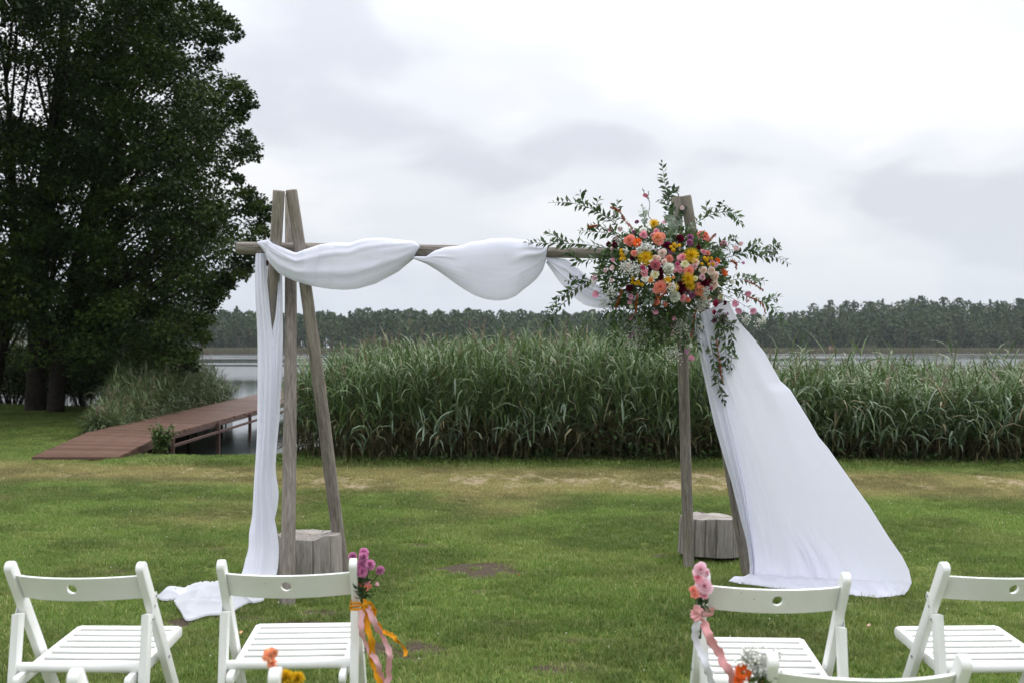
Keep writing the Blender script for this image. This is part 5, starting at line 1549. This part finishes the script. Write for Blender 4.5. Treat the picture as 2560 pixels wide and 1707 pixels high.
# fallen petals
for px, py, c, lb in ((603, 1581, (.80, .45, .25), 'single peach petal lying on the grass beside a chair'), (1296, 1437, (.6, .12, .08), 'tiny red petal lying on the open lawn'), (2173, 1563, (.78, .5, .42), 'tiny pale petal on the grass between the two right chairs')):
    g = G(px, py, .03); mb = MB()
    petal_patch(mb, lambda A, B: ((A * .009 * np.sin(np.pi * np.clip(B * .8 + .15, 0, 1))), (B - .5) * .02, .003 * A ** 2 + .002 * B), 5, 5, c)
    o = mb.build('petal', M['petal']); o.location = (g[0], g[1], .033); o.rotation_euler = (.4, .1, px)
    tag(o, lb, 'petal')
# ================================================================== reeds
def reed_bed(name, label, X, Y, H, seed, nleaf=10, leafL=.50, width=.022, z0=WATER + .02, droop=(95, 172), dry=.05, plume=.08, low=.28, cols=None, bend=.10):
    r_ = np.random.default_rng(seed)
    n = len(X)
    mb = MB()
    lean_a = r_.normal(0.3, 1.2, n); lean = r_.gamma(2.0, bend / 2, n) * H
    base = np.stack([X, Y, np.broadcast_to(z0, (n,))], -1)
    ld = np.stack([np.cos(lean_a), np.sin(lean_a), 0 * X], -1)
    isdry = r_.random(n) < dry
    ns = 5
    s = np.linspace(0, 1, ns)
    S = base[:, None] + ld[:, None] * (lean[:, None] * s[None] ** 2)[..., None]
    S[:, :, 2] += H[:, None] * s[None]
    rad = np.linspace(.0042, .0018, ns)
    for k in range(3):
        pass
    ang = np.array([0, 2.094, 4.189])
    ring = np.stack([np.cos(ang), np.sin(ang), 0 * ang], -1)
    V = S[:, :, None] + ring[None, None] * rad[None, :, None, None]
    V = V.reshape(n, ns * 3, 3)
    f = grid_faces(ns, 3, True)
    Fc = (np.arange(n)[:, None, None] * ns * 3 + f[None]).reshape(-1, 4)
    sc = np.array([[.15, .115, .062], [.13, .115, .055], [.105, .115, .045], [.095, .125, .045], [.09, .13, .045]])
    sc = np.repeat(sc, 3, 0)[None] * r_.uniform(.6, 1.2, (n, 1, 1))
    sc[isdry] = np.array([.30, .23, .14])
    mb.add(V.reshape(-1, 3), Fc, 0, sc.reshape(-1, 3))
    # leaves
    m = n * nleaf
    ri = np.repeat(np.arange(n), nleaf)
    t = np.tile(np.linspace(low, .985, nleaf), n) + r_.uniform(-.03, .03, m)
    t = np.clip(t, .05, .995)
    node = base[ri] + ld[ri] * (lean[ri] * t ** 2)[:, None]; node[:, 2] += H[ri] * t
    az = r_.uniform(0, 2 * np.pi, m)
    L = leafL * r_.uniform(.55, 1.2, m) * np.interp(t, [0, .5, .85, 1], [.7, 1.05, 1.0, .62])
    th0 = R(1) * r_.uniform(8, 34, m); th1 = R(1) * r_.uniform(droop[0], droop[1], m)
    th1 = np.where(r_.random(m) < .33, R(1) * r_.uniform(35, 110, m), th1)
    th1 = np.where(t > .93, R(1) * r_.uniform(25, 110, m), th1)
    kk = 5
    u = np.linspace(0, 1, kk)
    th = th0[:, None] + (th1 - th0)[:, None] * u[None] ** 1.35
    step = L[:, None] / (kk - 1)
    hor = np.cumsum(np.sin(th) * step, 1) - np.sin(th[:, :1]) * step; ver = np.cumsum(np.cos(th) * step, 1) - np.cos(th[:, :1]) * step
    dirh = np.stack([np.cos(az), np.sin(az), 0 * az], -1)
    C = node[:, None] + dirh[:, None] * hor[..., None]; C[:, :, 2] += ver
    wprof = np.array([.5, 1.0, .95, .6, .05])
    tw = r_.normal(0, .55, m)
    nrm = np.stack([-np.sin(az), np.cos(az), 0 * az], -1)
    side = nrm[:, None] * np.cos(tw[:, None] * u[None])[..., None] + np.array([0, 0, 1.0])[None, None] * np.sin(tw[:, None] * u[None])[..., None]
    W = width * r_.uniform(.6, 1.25, m)
    hw = (W[:, None] * wprof[None] / 2)[..., None]
    V = np.stack([C - side * hw, C + side * hw], 2).reshape(m, kk * 2, 3)
    V[:, :, 2] = np.maximum(V[:, :, 2], z0.min() if hasattr(z0, 'min') else z0)
    f = np.array([(2 * k, 2 * k + 1, 2 * k + 3, 2 * k + 2) for k in range(kk - 1)])
    Fc = (np.arange(m)[:, None, None] * kk * 2 + f[None]).reshape(-1, 4)
    pal = np.array(cols if cols is not None else [(.086, .146, .044), (.102, .170, .054), (.124, .192, .070), (.070, .122, .034), (.096, .152, .042)])
    lc = pal[r_.integers(0, len(pal), m)] * r_.uniform(.75, 1.25, (m, 1))
    lc[isdry[ri]] = np.array([.20, .165, .085]) * r_.uniform(.7, 1.2, (isdry[ri].sum(), 1))
    yl = r_.random(m) < .02
    lc[yl] = np.array([.18, .165, .07])
    dead = t < .30 + .08 * r_.random(m)                      # withered lower leaves
    lc[dead] = np.array([.125, .112, .052]) * r_.uniform(.5, 1.2, (dead.sum(), 1))
    mb.add(V.reshape(-1, 3), Fc, 0, np.repeat(lc, kk * 2, 0))
    # plumes
    pi_ = np.where(r_.random(n) < plume)[0]
    if len(pi_):
        q = 26
        pr = np.repeat(pi_, q); tt = r_.random(len(pr))
        tip = base[pr] + ld[pr] * lean[pr][:, None]; tip[:, 2] += H[pr] + .02 + tt * .22
        d = np.stack([r_.normal(.25, .4, len(pr)), r_.normal(0, .4, len(pr)), r_.uniform(.3, 1.0, len(pr))], -1); d /= np.linalg.norm(d, axis=1)[:, None]
        tip += ld[pr] * (tt * .05)[:, None]
        leaf_mesh(mb, tip, d, runit(r_, len(pr)), r_.uniform(.04, .09, len(pr)), .008, np.array([.27, .20, .15]) * r_.uniform(.6, 1.2, (len(pr), 1)))
    return tag(mb.build(name, M['reed']), label, kind='stuff')

rr = np.random.default_rng(17)
def bed_points(n, x0, x1, fdep, ddepth, power=1.0):
    X = rr.uniform(x0, x1, n); Y = fdep(X) + ddepth * rr.random(n) ** power
    return X, Y
# the tall bed behind the arch
n = 4300
X, Y = bed_points(n, -3.0, 12.0, lambda x: 12.72 + .30 * (vnoise(x, 0 * x, 1.1, 2.) - .5) + .25 * sstep(-2.2, -3.0, x), 3.6, 1.25)
topz = np.interp(X, [-3.1, -2.6, -1.8, -.8, 0.5, 2.4, 3.6, 4.6, 8, 12], [1.15, 1.30, 1.40, 1.47, 1.48, 1.42, 1.14, 1.02, 1.06, 1.10])
topz = topz + (vnoise(X, Y, .9, 4.) - .5) * .26 - .14 * sstep(13.7, 12.7, Y)
H = topz - WATER + rr.normal(0, .09, n) - .08
tall = rr.random(n) < .05
H = np.where(tall, H + rr.uniform(.12, .42, n), H)
z0 = np.interp(Y - shore(X), [-.4, 0.0, 1.9], [-.06, -.10, WATER - .05])
H = np.maximum(H + (WATER - z0), .9)
reed_bed('reeds', 'tall dense green reeds behind the arch along the lake edge', X, Y, H, 41, leafL=.55, width=.0175, z0=z0, low=.14, nleaf=14, dry=.03, plume=.05)
# the back of the bed, standing in the water
n = 2600
X = rr.uniform(-2.9, 13.0, n); Y = 16.4 + rr.random(n) * 2.6
tz = np.interp(X, [-3.1, -2.6, -1.8, -.8, 0.5, 2.4, 3.6, 4.6, 8, 12], [1.0, 1.1, 1.25, 1.35, 1.35, 1.28, .98, .85, .9, .9]) + (vnoise(X, Y, .9, 4.) - .5) * .26
reed_bed('back_reeds', 'rear of the reed bed standing in the lake behind the arch', X, Y, tz - WATER + rr.normal(0, .07, n), 42, 9, .6, .03, z0=WATER - .03, low=.06)
# short, half fallen stems leaning out over the grass in front of them
n = 110
X = rr.uniform(-2.8, 7.8, n); Y = 12.52 + rr.uniform(-.12, .3, n) + .3 * (vnoise(X, 0 * X, 1.1, 2.) - .5)
reed_bed('fallen_reeds', 'short drooping reed shoots leaning out over the grass', X, Y, rr.uniform(.35, .95, n), 43, 7, .46, .024, z0=-.03, low=.45, bend=.5, plume=0, cols=[(.10, .15, .085), (.125, .175, .105)])
# bed left of the pier
n = 2600
Yl = 16.3 + 9.2 * rr.random(n) ** 1.1
left_edge_pier = np.interp(Yl, [pl[1, 1], pl[2, 1]], [pl[1, 0], pl[2, 0]])
X = left_edge_pier - .12 - rr.random(n) ** 1.3 * np.interp(Yl, [15.6, 17.5, 20, 23, 31], [.18, .55, 1.2, 2.3, 3.4])
H = np.interp(Yl, [16.3, 17.5, 19, 21, 22.5, 24, 25.6], [.5, .8, 1.15, 1.5, 1.5, 1.2, .8]) * rr.uniform(.82, 1.08, n)
ok = Yl > shore(X) - 1.2
X, Yl, H = X[ok], Yl[ok], H[ok]
z0 = np.interp(Yl - shore(X), [-.6, 0.0, 1.9], [-.05, -.10, WATER - .05])
reed_bed('pier_reeds', 'fresh green reeds crowding the left side of the pier', X, Yl, H, 45, 9, .40, .018, z0=z0, cols=[(.10, .145, .06), (.12, .165, .07), (.135, .18, .075), (.09, .125, .045)], dry=.03, plume=.02)
# beds beyond the trees
n = 1500
X = rr.uniform(-19, -9.2, n); Yl = shore(X) + .3 + rr.random(n) * 4.0
reed_bed('shore_reeds', 'shaded reeds along the bank behind the alder trunks', X, Yl, rr.uniform(1.5, 2.2, n), 46, 8, .5, .026, z0=WATER, cols=[(.13, .16, .06), (.11, .14, .05)], dry=.12)

# low leafy weeds at the foot of the reeds
mb = MB(); n = 9000
X = rr.uniform(-3.0, 9.5, n); Y = 12.58 + rr.random(n) * .9 + .3 * (vnoise(X, 0 * X, 1.1, 2.) - .5)
hh = .38 * sstep(.35, .75, vnoise(X, 0 * X, .8, 11.)) + .07
Zv = -.03 + rr.random(n) ** 1.4 * hh
d = runit(rr, n); d[:, 2] = np.abs(d[:, 2]) * .6
leaf_mesh(mb, np.stack([X, Y, Zv], -1), d / np.linalg.norm(d, axis=1)[:, None], np.tile([0, 0, 1.], (n, 1)) + rr.normal(0, .3, (n, 3)), rr.uniform(.05, .10, n), rr.uniform(.035, .06, n), np.array([.045, .085, .026]) * rr.uniform(.6, 1.5, (n, 1)))
tag(mb.build('undergrowth', M['leaf']), 'low dark leafy weeds at the foot of the reeds', kind='stuff')

# ================================================================== alders on the left
def bark_tube(mb, pts, rad, seed, seg=12):
    pts = smooth_path(pts, 24); rad = np.interp(np.linspace(0, 1, 24), np.linspace(0, 1, len(rad)), rad)
    rad = rad * (1 + .08 * (vnoise(np.arange(24) * .9, np.zeros(24), 1., seed) - .5))
    tube(mb, pts, rad, seg, 0, (1, 1, 1), True)
    return pts
def clump_leaves(mb, C, rad, n, r_, L, col, flat=.62):
    """a spray of leaves round C"""
    p = runit(r_, n) * (r_.random((n, 1)) ** .45) * rad * np.array([1, 1, flat]) + C
    d = (p - C) / rad + r_.normal(0, .55, (n, 3)); d[:, 2] -= .15
    d /= np.linalg.norm(d, axis=1)[:, None]
    up = np.array([0, 0, 1.]) + r_.normal(0, .55, (n, 3))
    leaf2(mb, p, d, up, L * r_.uniform(.7, 1.25, n), np.asarray(col) * r_.uniform(.65, 1.35, (n, 1)))
def leaf2(mb, base, dirs, ups, L, col):
    n = len(base); L = L[:, None]
    side = np.cross(dirs, ups); side /= np.linalg.norm(side, axis=1)[:, None] + 1e-9
    up = np.cross(side, dirs)
    l1 = base + dirs * L * .5 + side * L * .40 + up * L * .08; r1_ = base + dirs * L * .5 - side * L * .40 + up * L * .08
    V = np.stack([base, l1, base + dirs * L - up * L * .08, r1_], 1).reshape(-1, 3)
    i = np.arange(n)[:, None] * 4
    mb.add(V, np.concatenate([i + np.array([[0, 2, 1]]), i + np.array([[0, 3, 2]])]), 0, np.repeat(col, 4, 0))

TC = [(.030, .056, .012), (.040, .070, .013), (.024, .044, .011), (.054, .082, .015)]
def alder(name, label, trunk, trad, clumps, seed, far=()):
    r_ = np.random.default_rng(seed)
    t = thing(name, label, 'tree', trunk[0])
    o0 = np.array(trunk[0])
    tr, cw = MB(), MB()
    tp = bark_tube(tr, np.array(trunk) - o0, trad, seed)
    # a limb from the trunk to every few clumps
    for k, (c, rad, n) in enumerate(clumps):
        c = np.array(c) - o0
        if k % 7 == 0 and rad > .25:
            zi = int(np.clip(np.searchsorted(tp[:, 2], c[2] - 1.6 - .25 * np.linalg.norm(c[:2] - tp[0, :2])), 4, 22))
            s = tp[zi]
            mid = (s + c) / 2 + np.array([0, 0, .35]) + r_.normal(0, .15, 3)
            L = np.linalg.norm(c - s)
            tube(tr, smooth_path([s, mid, c], 8), np.linspace(.012 + .009 * L, .006, 8), 5, 0, (1, 1, 1), False)
        clump_leaves(cw, c, rad, n, r_, .080, TC[r_.integers(0, 4)])
    for (c, rad, n) in far: clump_leaves(cw, np.array(c) - o0, rad, n, r_, .20, TC[r_.integers(0, 4)], .7)
    tr.build('trunk', M['bark'], t); cw.build('crown', M['treeleaf'], t)
    return t
rt = np.random.default_rng(23)
# right outline of the crown as seen against the sky: (row, column)
ey = [-260, -60, 0, 40, 150, 190, 300, 420, 470, 560, 640, 700, 760, 800, 860, 900, 940]
ex = [440, 470, 490, 512, 490, 515, 560, 548, 540, 595, 602, 570, 515, 495, 475, 450, 430]
FING = [(575, 60, .26), (545, 95, .34), (592, 85, .16), (588, 215, .32), (618, 235, .22), (560, 250, .4), (628, 262, .16), (600, 290, .26), (610, 345, .28), (632, 368, .22), (596, 395, .34), (640, 395, .14), (622, 480, .2), (640, 500, .26), (662, 530, .22), (672, 545, .16), (640, 560, .3), (625, 600, .34), (632, 640, .26), (615, 670, .26), (600, 690, .24), (570, 700, .26), (545, 730, .28), (525, 770, .26), (515, 800, .25), (500, 840, .26), (480, 880, .26), (470, 905, .2), (450, 925, .22), (536, 40, .3), (530, 140, .28), (640, 515, .2), (518, 12, .25), (560, 420, .26), (590, 450, .22), (655, 575, .18), (646, 620, .16)]
cA, cB, cC = [], [], []
def add_clump(px, py, d, rad, n):
    c = P(px, py, d)
    if c[2] < .9: return
    key = px + rt.normal(0, 45)
    (cC if key < 60 else cA if key < 300 else cB).append((c, rad, n))
for (px, py, rad) in FING:
    add_clump(px + 2, py, rt.uniform(20.2, 22.2), rad * .8, int(640 * rad))
    add_clump(px + rt.uniform(-22, 14), py + rt.uniform(-18, 18), rt.uniform(20.2, 22.2), rad * .55, int(380 * rad))
    if rt.random() < .6: add_clump(px - 25, py + rt.uniform(-12, 12), rt.uniform(20, 23), rad * 1.15, int(900 * rad))
for py in np.arange(-40, 960, 30):
    e_ = np.interp(py, ey, ex)
    for px in np.arange(-60, e_, 36):
        for k in range(3):
            x_ = px + rt.uniform(-20, 20); y_ = py + rt.uniform(-18, 18)
            if x_ > e_ - 10: continue
            # keep the space between the trunks open
            low_open = (y_ > 760 and x_ < 165) or (y_ > 945)
            if low_open and rt.random() < (.9 if y_ > 850 else .5): continue
            gap = vnoise(x_ / 46., y_ / 46., 1., 8.)
            if gap < .26: continue
            # sky shows through the thin upper left part
            if x_ < 150 and 150 < y_ < 310 and rt.random() < .8: continue
            if x_ < 220 and y_ < 150 and rt.random() < .3: continue
            if x_ < 190 and 380 < y_ < 470 and rt.random() < .5: continue
            rad = rt.uniform(.26, .55)
            add_clump(x_, y_, rt.uniform(19.6, 27.0), rad, int(370 * rad))
far = []
for k in range(120):
    a_ = P(rt.uniform(-800, 430), rt.uniform(-420, -40), rt.uniform(19.5, 28)); far.append((a_, rt.uniform(.8, 1.2), 90))
for k in range(150):      # unseen crown clumps towards the viewer, added to block sky light and shade the lawn
    a_ = P(rt.uniform(-1000, -340), rt.uniform(-300, 620), rt.uniform(14.5, 20)); far.append((a_, rt.uniform(.8, 1.2), 110))
for k in range(70):  # more out-of-view clumps overhead, added for the same shade
    a_ = P(rt.uniform(-400, 300), rt.uniform(-520, -260), rt.uniform(15, 20)); far.append((a_, rt.uniform(.8, 1.2), 100))
for k in range(130):
    a_ = P(rt.uniform(-900, -60), rt.uniform(-40, 760), rt.uniform(19.5, 28)); far.append((a_, rt.uniform(.8, 1.2), 90))
far_r = [q for q in far if q[0][0] > -11]; far_l = [q for q in far if q[0][0] <= -11]
def gp(px, py): g = G(px, py); return g
tA = gp(88, 1026); tB = gp(138, 1030)
alder('alder_tree', 'dark alder with the thick upright trunk, standing on the shaded lawn', [tA - [0, 0, .1], P(92, 880, 23.6), P(98, 720, 23.6), P(112, 480, 23.8), P(150, 200, 24), P(170, -120, 24)], [.24, .21, .20, .18, .13, .05], cA, 51, far_l)
alder('alder_tree', 'dark alder with the trunk leaning towards the pier, crown reaching the log arch', [tB - [0, 0, .1], P(150, 900, 23.2), P(178, 740, 23.0), P(230, 520, 22.8), P(290, 250, 22.6), P(330, -80, 22.6)], [.20, .18, .17, .15, .10, .04], cB, 52, far_r)
tC = gp(-28, 1016)
alder('alder_tree', 'thin dark alder at the left edge of the picture, its stem half out of view', [tC - [0, 0, .1], P(2, 900, 24.2), P(20, 780, 24.2), P(36, 640, 24.2), P(30, 400, 24), P(10, 150, 24)], [.15, .115, .10, .09, .07, .03], cC, 53)
# dark thicket on the bank behind the trunks
def thicket(label, px, d, w, h, seed):
    r_ = np.random.default_rng(seed)
    c = np.array([(px - 1280) / F * d, d, -.15])
    t = thing('bank_shrub', label, 'shrub', c, group='shrubs on the bank behind the alders')
    st, lf = MB(), MB()
    for k in range(26):
        th = r_.uniform(0, 6.28); q = math.sqrt(r_.random()) * w
        tip = np.array([q * math.cos(th), q * math.sin(th) * .7, h * r_.uniform(.35, 1.0) * (1 - .35 * (q / w) ** 2)])
        if k % 2 == 0: tube(st, smooth_path([(tip[0] * .2, tip[1] * .2, 0), tip * .6, tip], 7), np.linspace(.03, .006, 7), 5, 0, (1, 1, 1), False)
        clump_leaves(lf, tip, r_.uniform(.28, .45), 150, r_, .085, TC[r_.integers(0, 4)], .8)
    st.build('stem', M['bark'], t); lf.build('foliage', M['treeleaf'], t)
thicket('dark shrub on the bank between the two thick alder trunks and the left edge', 30, 26.8, 1.3, 1.9, 91)
thicket('dark shrub on the bank just right of the leaning alder trunk', 215, 26.0, 1.4, 2.2, 92)
thicket('dark shrub under the low alder branches, behind the pier reeds', 330, 25.0, 1.3, 2.0, 93)
thicket('dark bushy shrub under the crown edge, close to the open water', 405, 24.6, .9, 1.7, 94)
thicket('low dark shrub seen between the two thick alder trunks', 120, 27.5, 1.0, 1.6, 95)
# ================================================================== grass
def tuft_mesh(seed, nb, hgt, spread, wid):
    r_ = np.random.default_rng(seed)
    az = r_.uniform(0, 2 * np.pi, nb); rad = spread * np.sqrt(r_.random(nb))
    a2 = r_.uniform(0, 2 * np.pi, nb)
    base = np.stack([rad * np.cos(a2), rad * np.sin(a2), 0 * rad - .004], -1)
    H = hgt * r_.uniform(.5, 1.15, nb); tilt = r_.uniform(.1, .75, nb)
    dh = np.stack([np.cos(az), np.sin(az), 0 * az], -1); sd_ = np.stack([-np.sin(az), np.cos(az), 0 * az], -1)
    w = (wid * r_.uniform(.7, 1.3, nb))[:, None]
    m1 = base + dh * (H * tilt * .35)[:, None]; m1[:, 2] += H * .6
    tp = base + dh * (H * tilt * 1.1)[:, None]; tp[:, 2] += H * (1 - .25 * tilt)
    V = np.stack([base - sd_ * w / 2, base + sd_ * w / 2, m1 + sd_ * w * .42, m1 - sd_ * w * .42, tp], 1)
    i = np.arange(nb)[:, None] * 5
    mb = MB()
    c = np.stack([r_.random(nb)] * 3, -1)
    mb.add(V.reshape(-1, 3), i + np.array([[0, 1, 2, 3]]), 0, np.repeat(c, 5, 0))
    mb.more(i + np.array([[3, 2, 4]]), 0)
    return mb
m, nt, out = nmat('grass_blade')
ti = attr(nt, 'tint', 'INSTANCER'); bl = attr(nt, 'col')
gr = ramp(nt, bl.outputs['Fac'], [(0.0, (.084, .162, .026)), (.5, (.148, .242, .045)), (.85, (.220, .308, .070)), (1.0, (.36, .36, .14))])
sw = ramp(nt, bl.outputs['Fac'], [(0.0, (.19, .165, .06)), (.5, (.32, .28, .115)), (1.0, (.46, .40, .20))])
vl = attr(nt, 'val', 'INSTANCER')
c = mixc(nt, ti.outputs['Fac'], gr, sw)
hsv = nn(nt, 'ShaderNodeHueSaturation'); nt.links.new(vl.outputs['Fac'], hsv.inputs['Value']); nt.links.new(c, hsv.inputs['Color'])
c = hsv.outputs[0]
principled(nt, out, c, .5, .3, trans=.4)
M['grass'] = m
tufts = [tuft_mesh(s, 26, .036, .045, .0036).mesh('tuft', M['grass']) for s in (1, 2, 3, 4)]
tcol = bpy.data.collections.new('tufts')
for k, me in enumerate(tufts):
    o = bpy.data.objects.new('tuft_%d' % k, me); tcol.objects.link(o)
rg_ = np.random.default_rng(77)
def field(n, y0, y1, halfw, xoff=0.0):
    Y = np.sqrt(rg_.uniform(y0 ** 2, y1 ** 2, n)); X = rg_.uniform(-1, 1, n) * (halfw[0] + halfw[1] * Y) + xoff
    return X, Y
parts_ = [field(22000, 1.8, 5.5, (1.0, .56)), field(46000, 5.5, 10.5, (.8, .55)), field(42000, 10.5, 14.4, (.6, .55))]
X = np.concatenate([q[0] for q in parts_]); Y = np.concatenate([q[1] for q in parts_])
Xl = rg_.uniform(-15, -5, 26000); Yl = rg_.uniform(12, 27, 26000)
X = np.concatenate([X, Xl]); Y = np.concatenate([Y, Yl])
keep = Y < shore(X) + .35
on_pier = (Y > pl[0, 1] - .02) & (X > np.interp(Y, pl[:, 1], pl[:, 0]) - .03) & (X < np.interp(Y, pl[:, 3], pl[:, 2]) + .03)
sa, so, st = bare(X, Y)
keep &= ~on_pier & (rg_.random(len(X)) > np.clip(sa * .92 + so * .95, 0, .97))
X, Y, sa, so, st = X[keep], Y[keep], sa[keep], so[keep], st[keep]
Z = ground_z(X, Y)
sc = rg_.uniform(.65, 1.15, len(X)) * (1 - .45 * np.clip(sa + so, 0, 1)) * (1 - .25 * st) * (.8 + .5 * fbm(X, Y, 1.1, 6., 3))
edge = sstep(12.1, 12.7, Y) * (X > -5.2)
sc = sc * (1 + 1.0 * edge * (.4 + rg_.random(len(X)))) * np.where(Y > 10, 1.15, 1)
near_pier = sstep(-5.4, -4.9, X) * sstep(12.6, 13.2, Y) * sstep(-2.8, -3.4, X)
sc = sc * (1 - .35 * near_pier)
mot = fbm(X, Y, 2.2, 41., 4); mot2 = fbm(X * 1.0, Y * .6, .55, 47., 3)
val = np.clip(.78 + .40 * sstep(.3, .7, mot) + .16 * (mot2 - .5), .5, 1.4) * rg_.uniform(.88, 1.12, len(X))
tint = np.clip(.32 * sstep(.52, .72, fbm(X, Y, 1.4, 53., 4)) * rg_.random(len(X)) + st * (.55 + .6 * rg_.random(len(X))) * (1 - edge) + .10 * rg_.random(len(X)) ** 2 + .25 * so, 0, 1)
me = bpy.data.meshes.new('grass')
me.vertices.add(len(X)); me.vertices.foreach_set('co', np.stack([X, Y, Z], -1).astype(np.float32).ravel())
for nm, arr_ in (('tint', tint), ('val', val), ('sc', sc), ('rot', rg_.uniform(0, 6.28, len(X)))):
    at = me.attributes.new(nm, 'FLOAT', 'POINT'); at.data.foreach_set('value', arr_.astype(np.float32))
me.update()
grass = obj('grass', me)
tag(grass, 'short mown green lawn grass with worn dry patches', kind='stuff')
ng = bpy.data.node_groups.new('scatter_grass', 'GeometryNodeTree')
ng.interface.new_socket('Geometry', in_out='INPUT', socket_type='NodeSocketGeometry')
ng.interface.new_socket('Geometry', in_out='OUTPUT', socket_type='NodeSocketGeometry')
gi = ng.nodes.new('NodeGroupInput'); go = ng.nodes.new('NodeGroupOutput')
m2p = ng.nodes.new('GeometryNodeMeshToPoints')
iop = ng.nodes.new('GeometryNodeInstanceOnPoints'); iop.inputs['Pick Instance'].default_value = True
ci = ng.nodes.new('GeometryNodeCollectionInfo'); ci.inputs['Collection'].default_value = tcol
ci.inputs['Separate Children'].default_value = True; ci.inputs['Reset Children'].default_value = True
def named(nm):
    n_ = ng.nodes.new('GeometryNodeInputNamedAttribute'); n_.data_type = 'FLOAT'; n_.inputs['Name'].default_value = nm
    return n_.outputs['Attribute']
cx_ = ng.nodes.new('ShaderNodeCombineXYZ'); ng.links.new(named('rot'), cx_.inputs[2])
cs_ = ng.nodes.new('ShaderNodeCombineXYZ')
sc_ = named('sc')
for k in range(3): ng.links.new(sc_, cs_.inputs[k])
ng.links.new(gi.outputs[0], m2p.inputs['Mesh']); ng.links.new(m2p.outputs[0], iop.inputs['Points'])
ng.links.new(ci.outputs[0], iop.inputs['Instance']); ng.links.new(cx_.outputs[0], iop.inputs['Rotation']); ng.links.new(cs_.outputs[0], iop.inputs['Scale'])
ng.links.new(iop.outputs[0], go.inputs[0])
md = grass.modifiers.new('scatter', 'NODES'); md.node_group = ng

# white clover heads dotted over the lawn
mb = MB(); n = 170
X = rg_.uniform(-4, 4, n); Y = rg_.uniform(4, 12, n)
X = X * Y / 8
o6 = np.array([(1, 0, 0), (-1, 0, 0), (0, 1, 0), (0, -1, 0), (0, 0, 1), (0, 0, -1)], float)
f8 = np.array([(0, 2, 4), (2, 1, 4), (1, 3, 4), (3, 0, 4), (2, 0, 5), (1, 2, 5), (3, 1, 5), (0, 3, 5)])
for x_, y_ in zip(X, Y):
    mb.add(np.array([x_, y_, .034]) + o6 * rg_.uniform(.003, .006), f8, 0, (.62, .62, .54))
tag(mb.build('clover_heads', M['petal']), 'tiny white clover heads dotted over the lawn', kind='stuff')

# ================================================================== haze over the lake
hzb = bm_obj('haze', bezbox(1500, 1500, 62, 0), bpy.data.materials.new('haze_air'))
hzb.location = (0, 700, 62 / 2 - 3.0)
tag(hzb, 'thin pale damp air over the lake', kind='stuff')
m = hzb.data.materials[0]; m.use_nodes = True; nt = m.node_tree; nt.nodes.clear()
out = nt.nodes.new('ShaderNodeOutputMaterial')
pv = nt.nodes.new('ShaderNodeVolumePrincipled')
pv.inputs['Color'].default_value = (.80, .88, .97, 1); pv.inputs['Density'].default_value = 0.00014
nt.links.new(pv.outputs[0], out.inputs['Volume'])
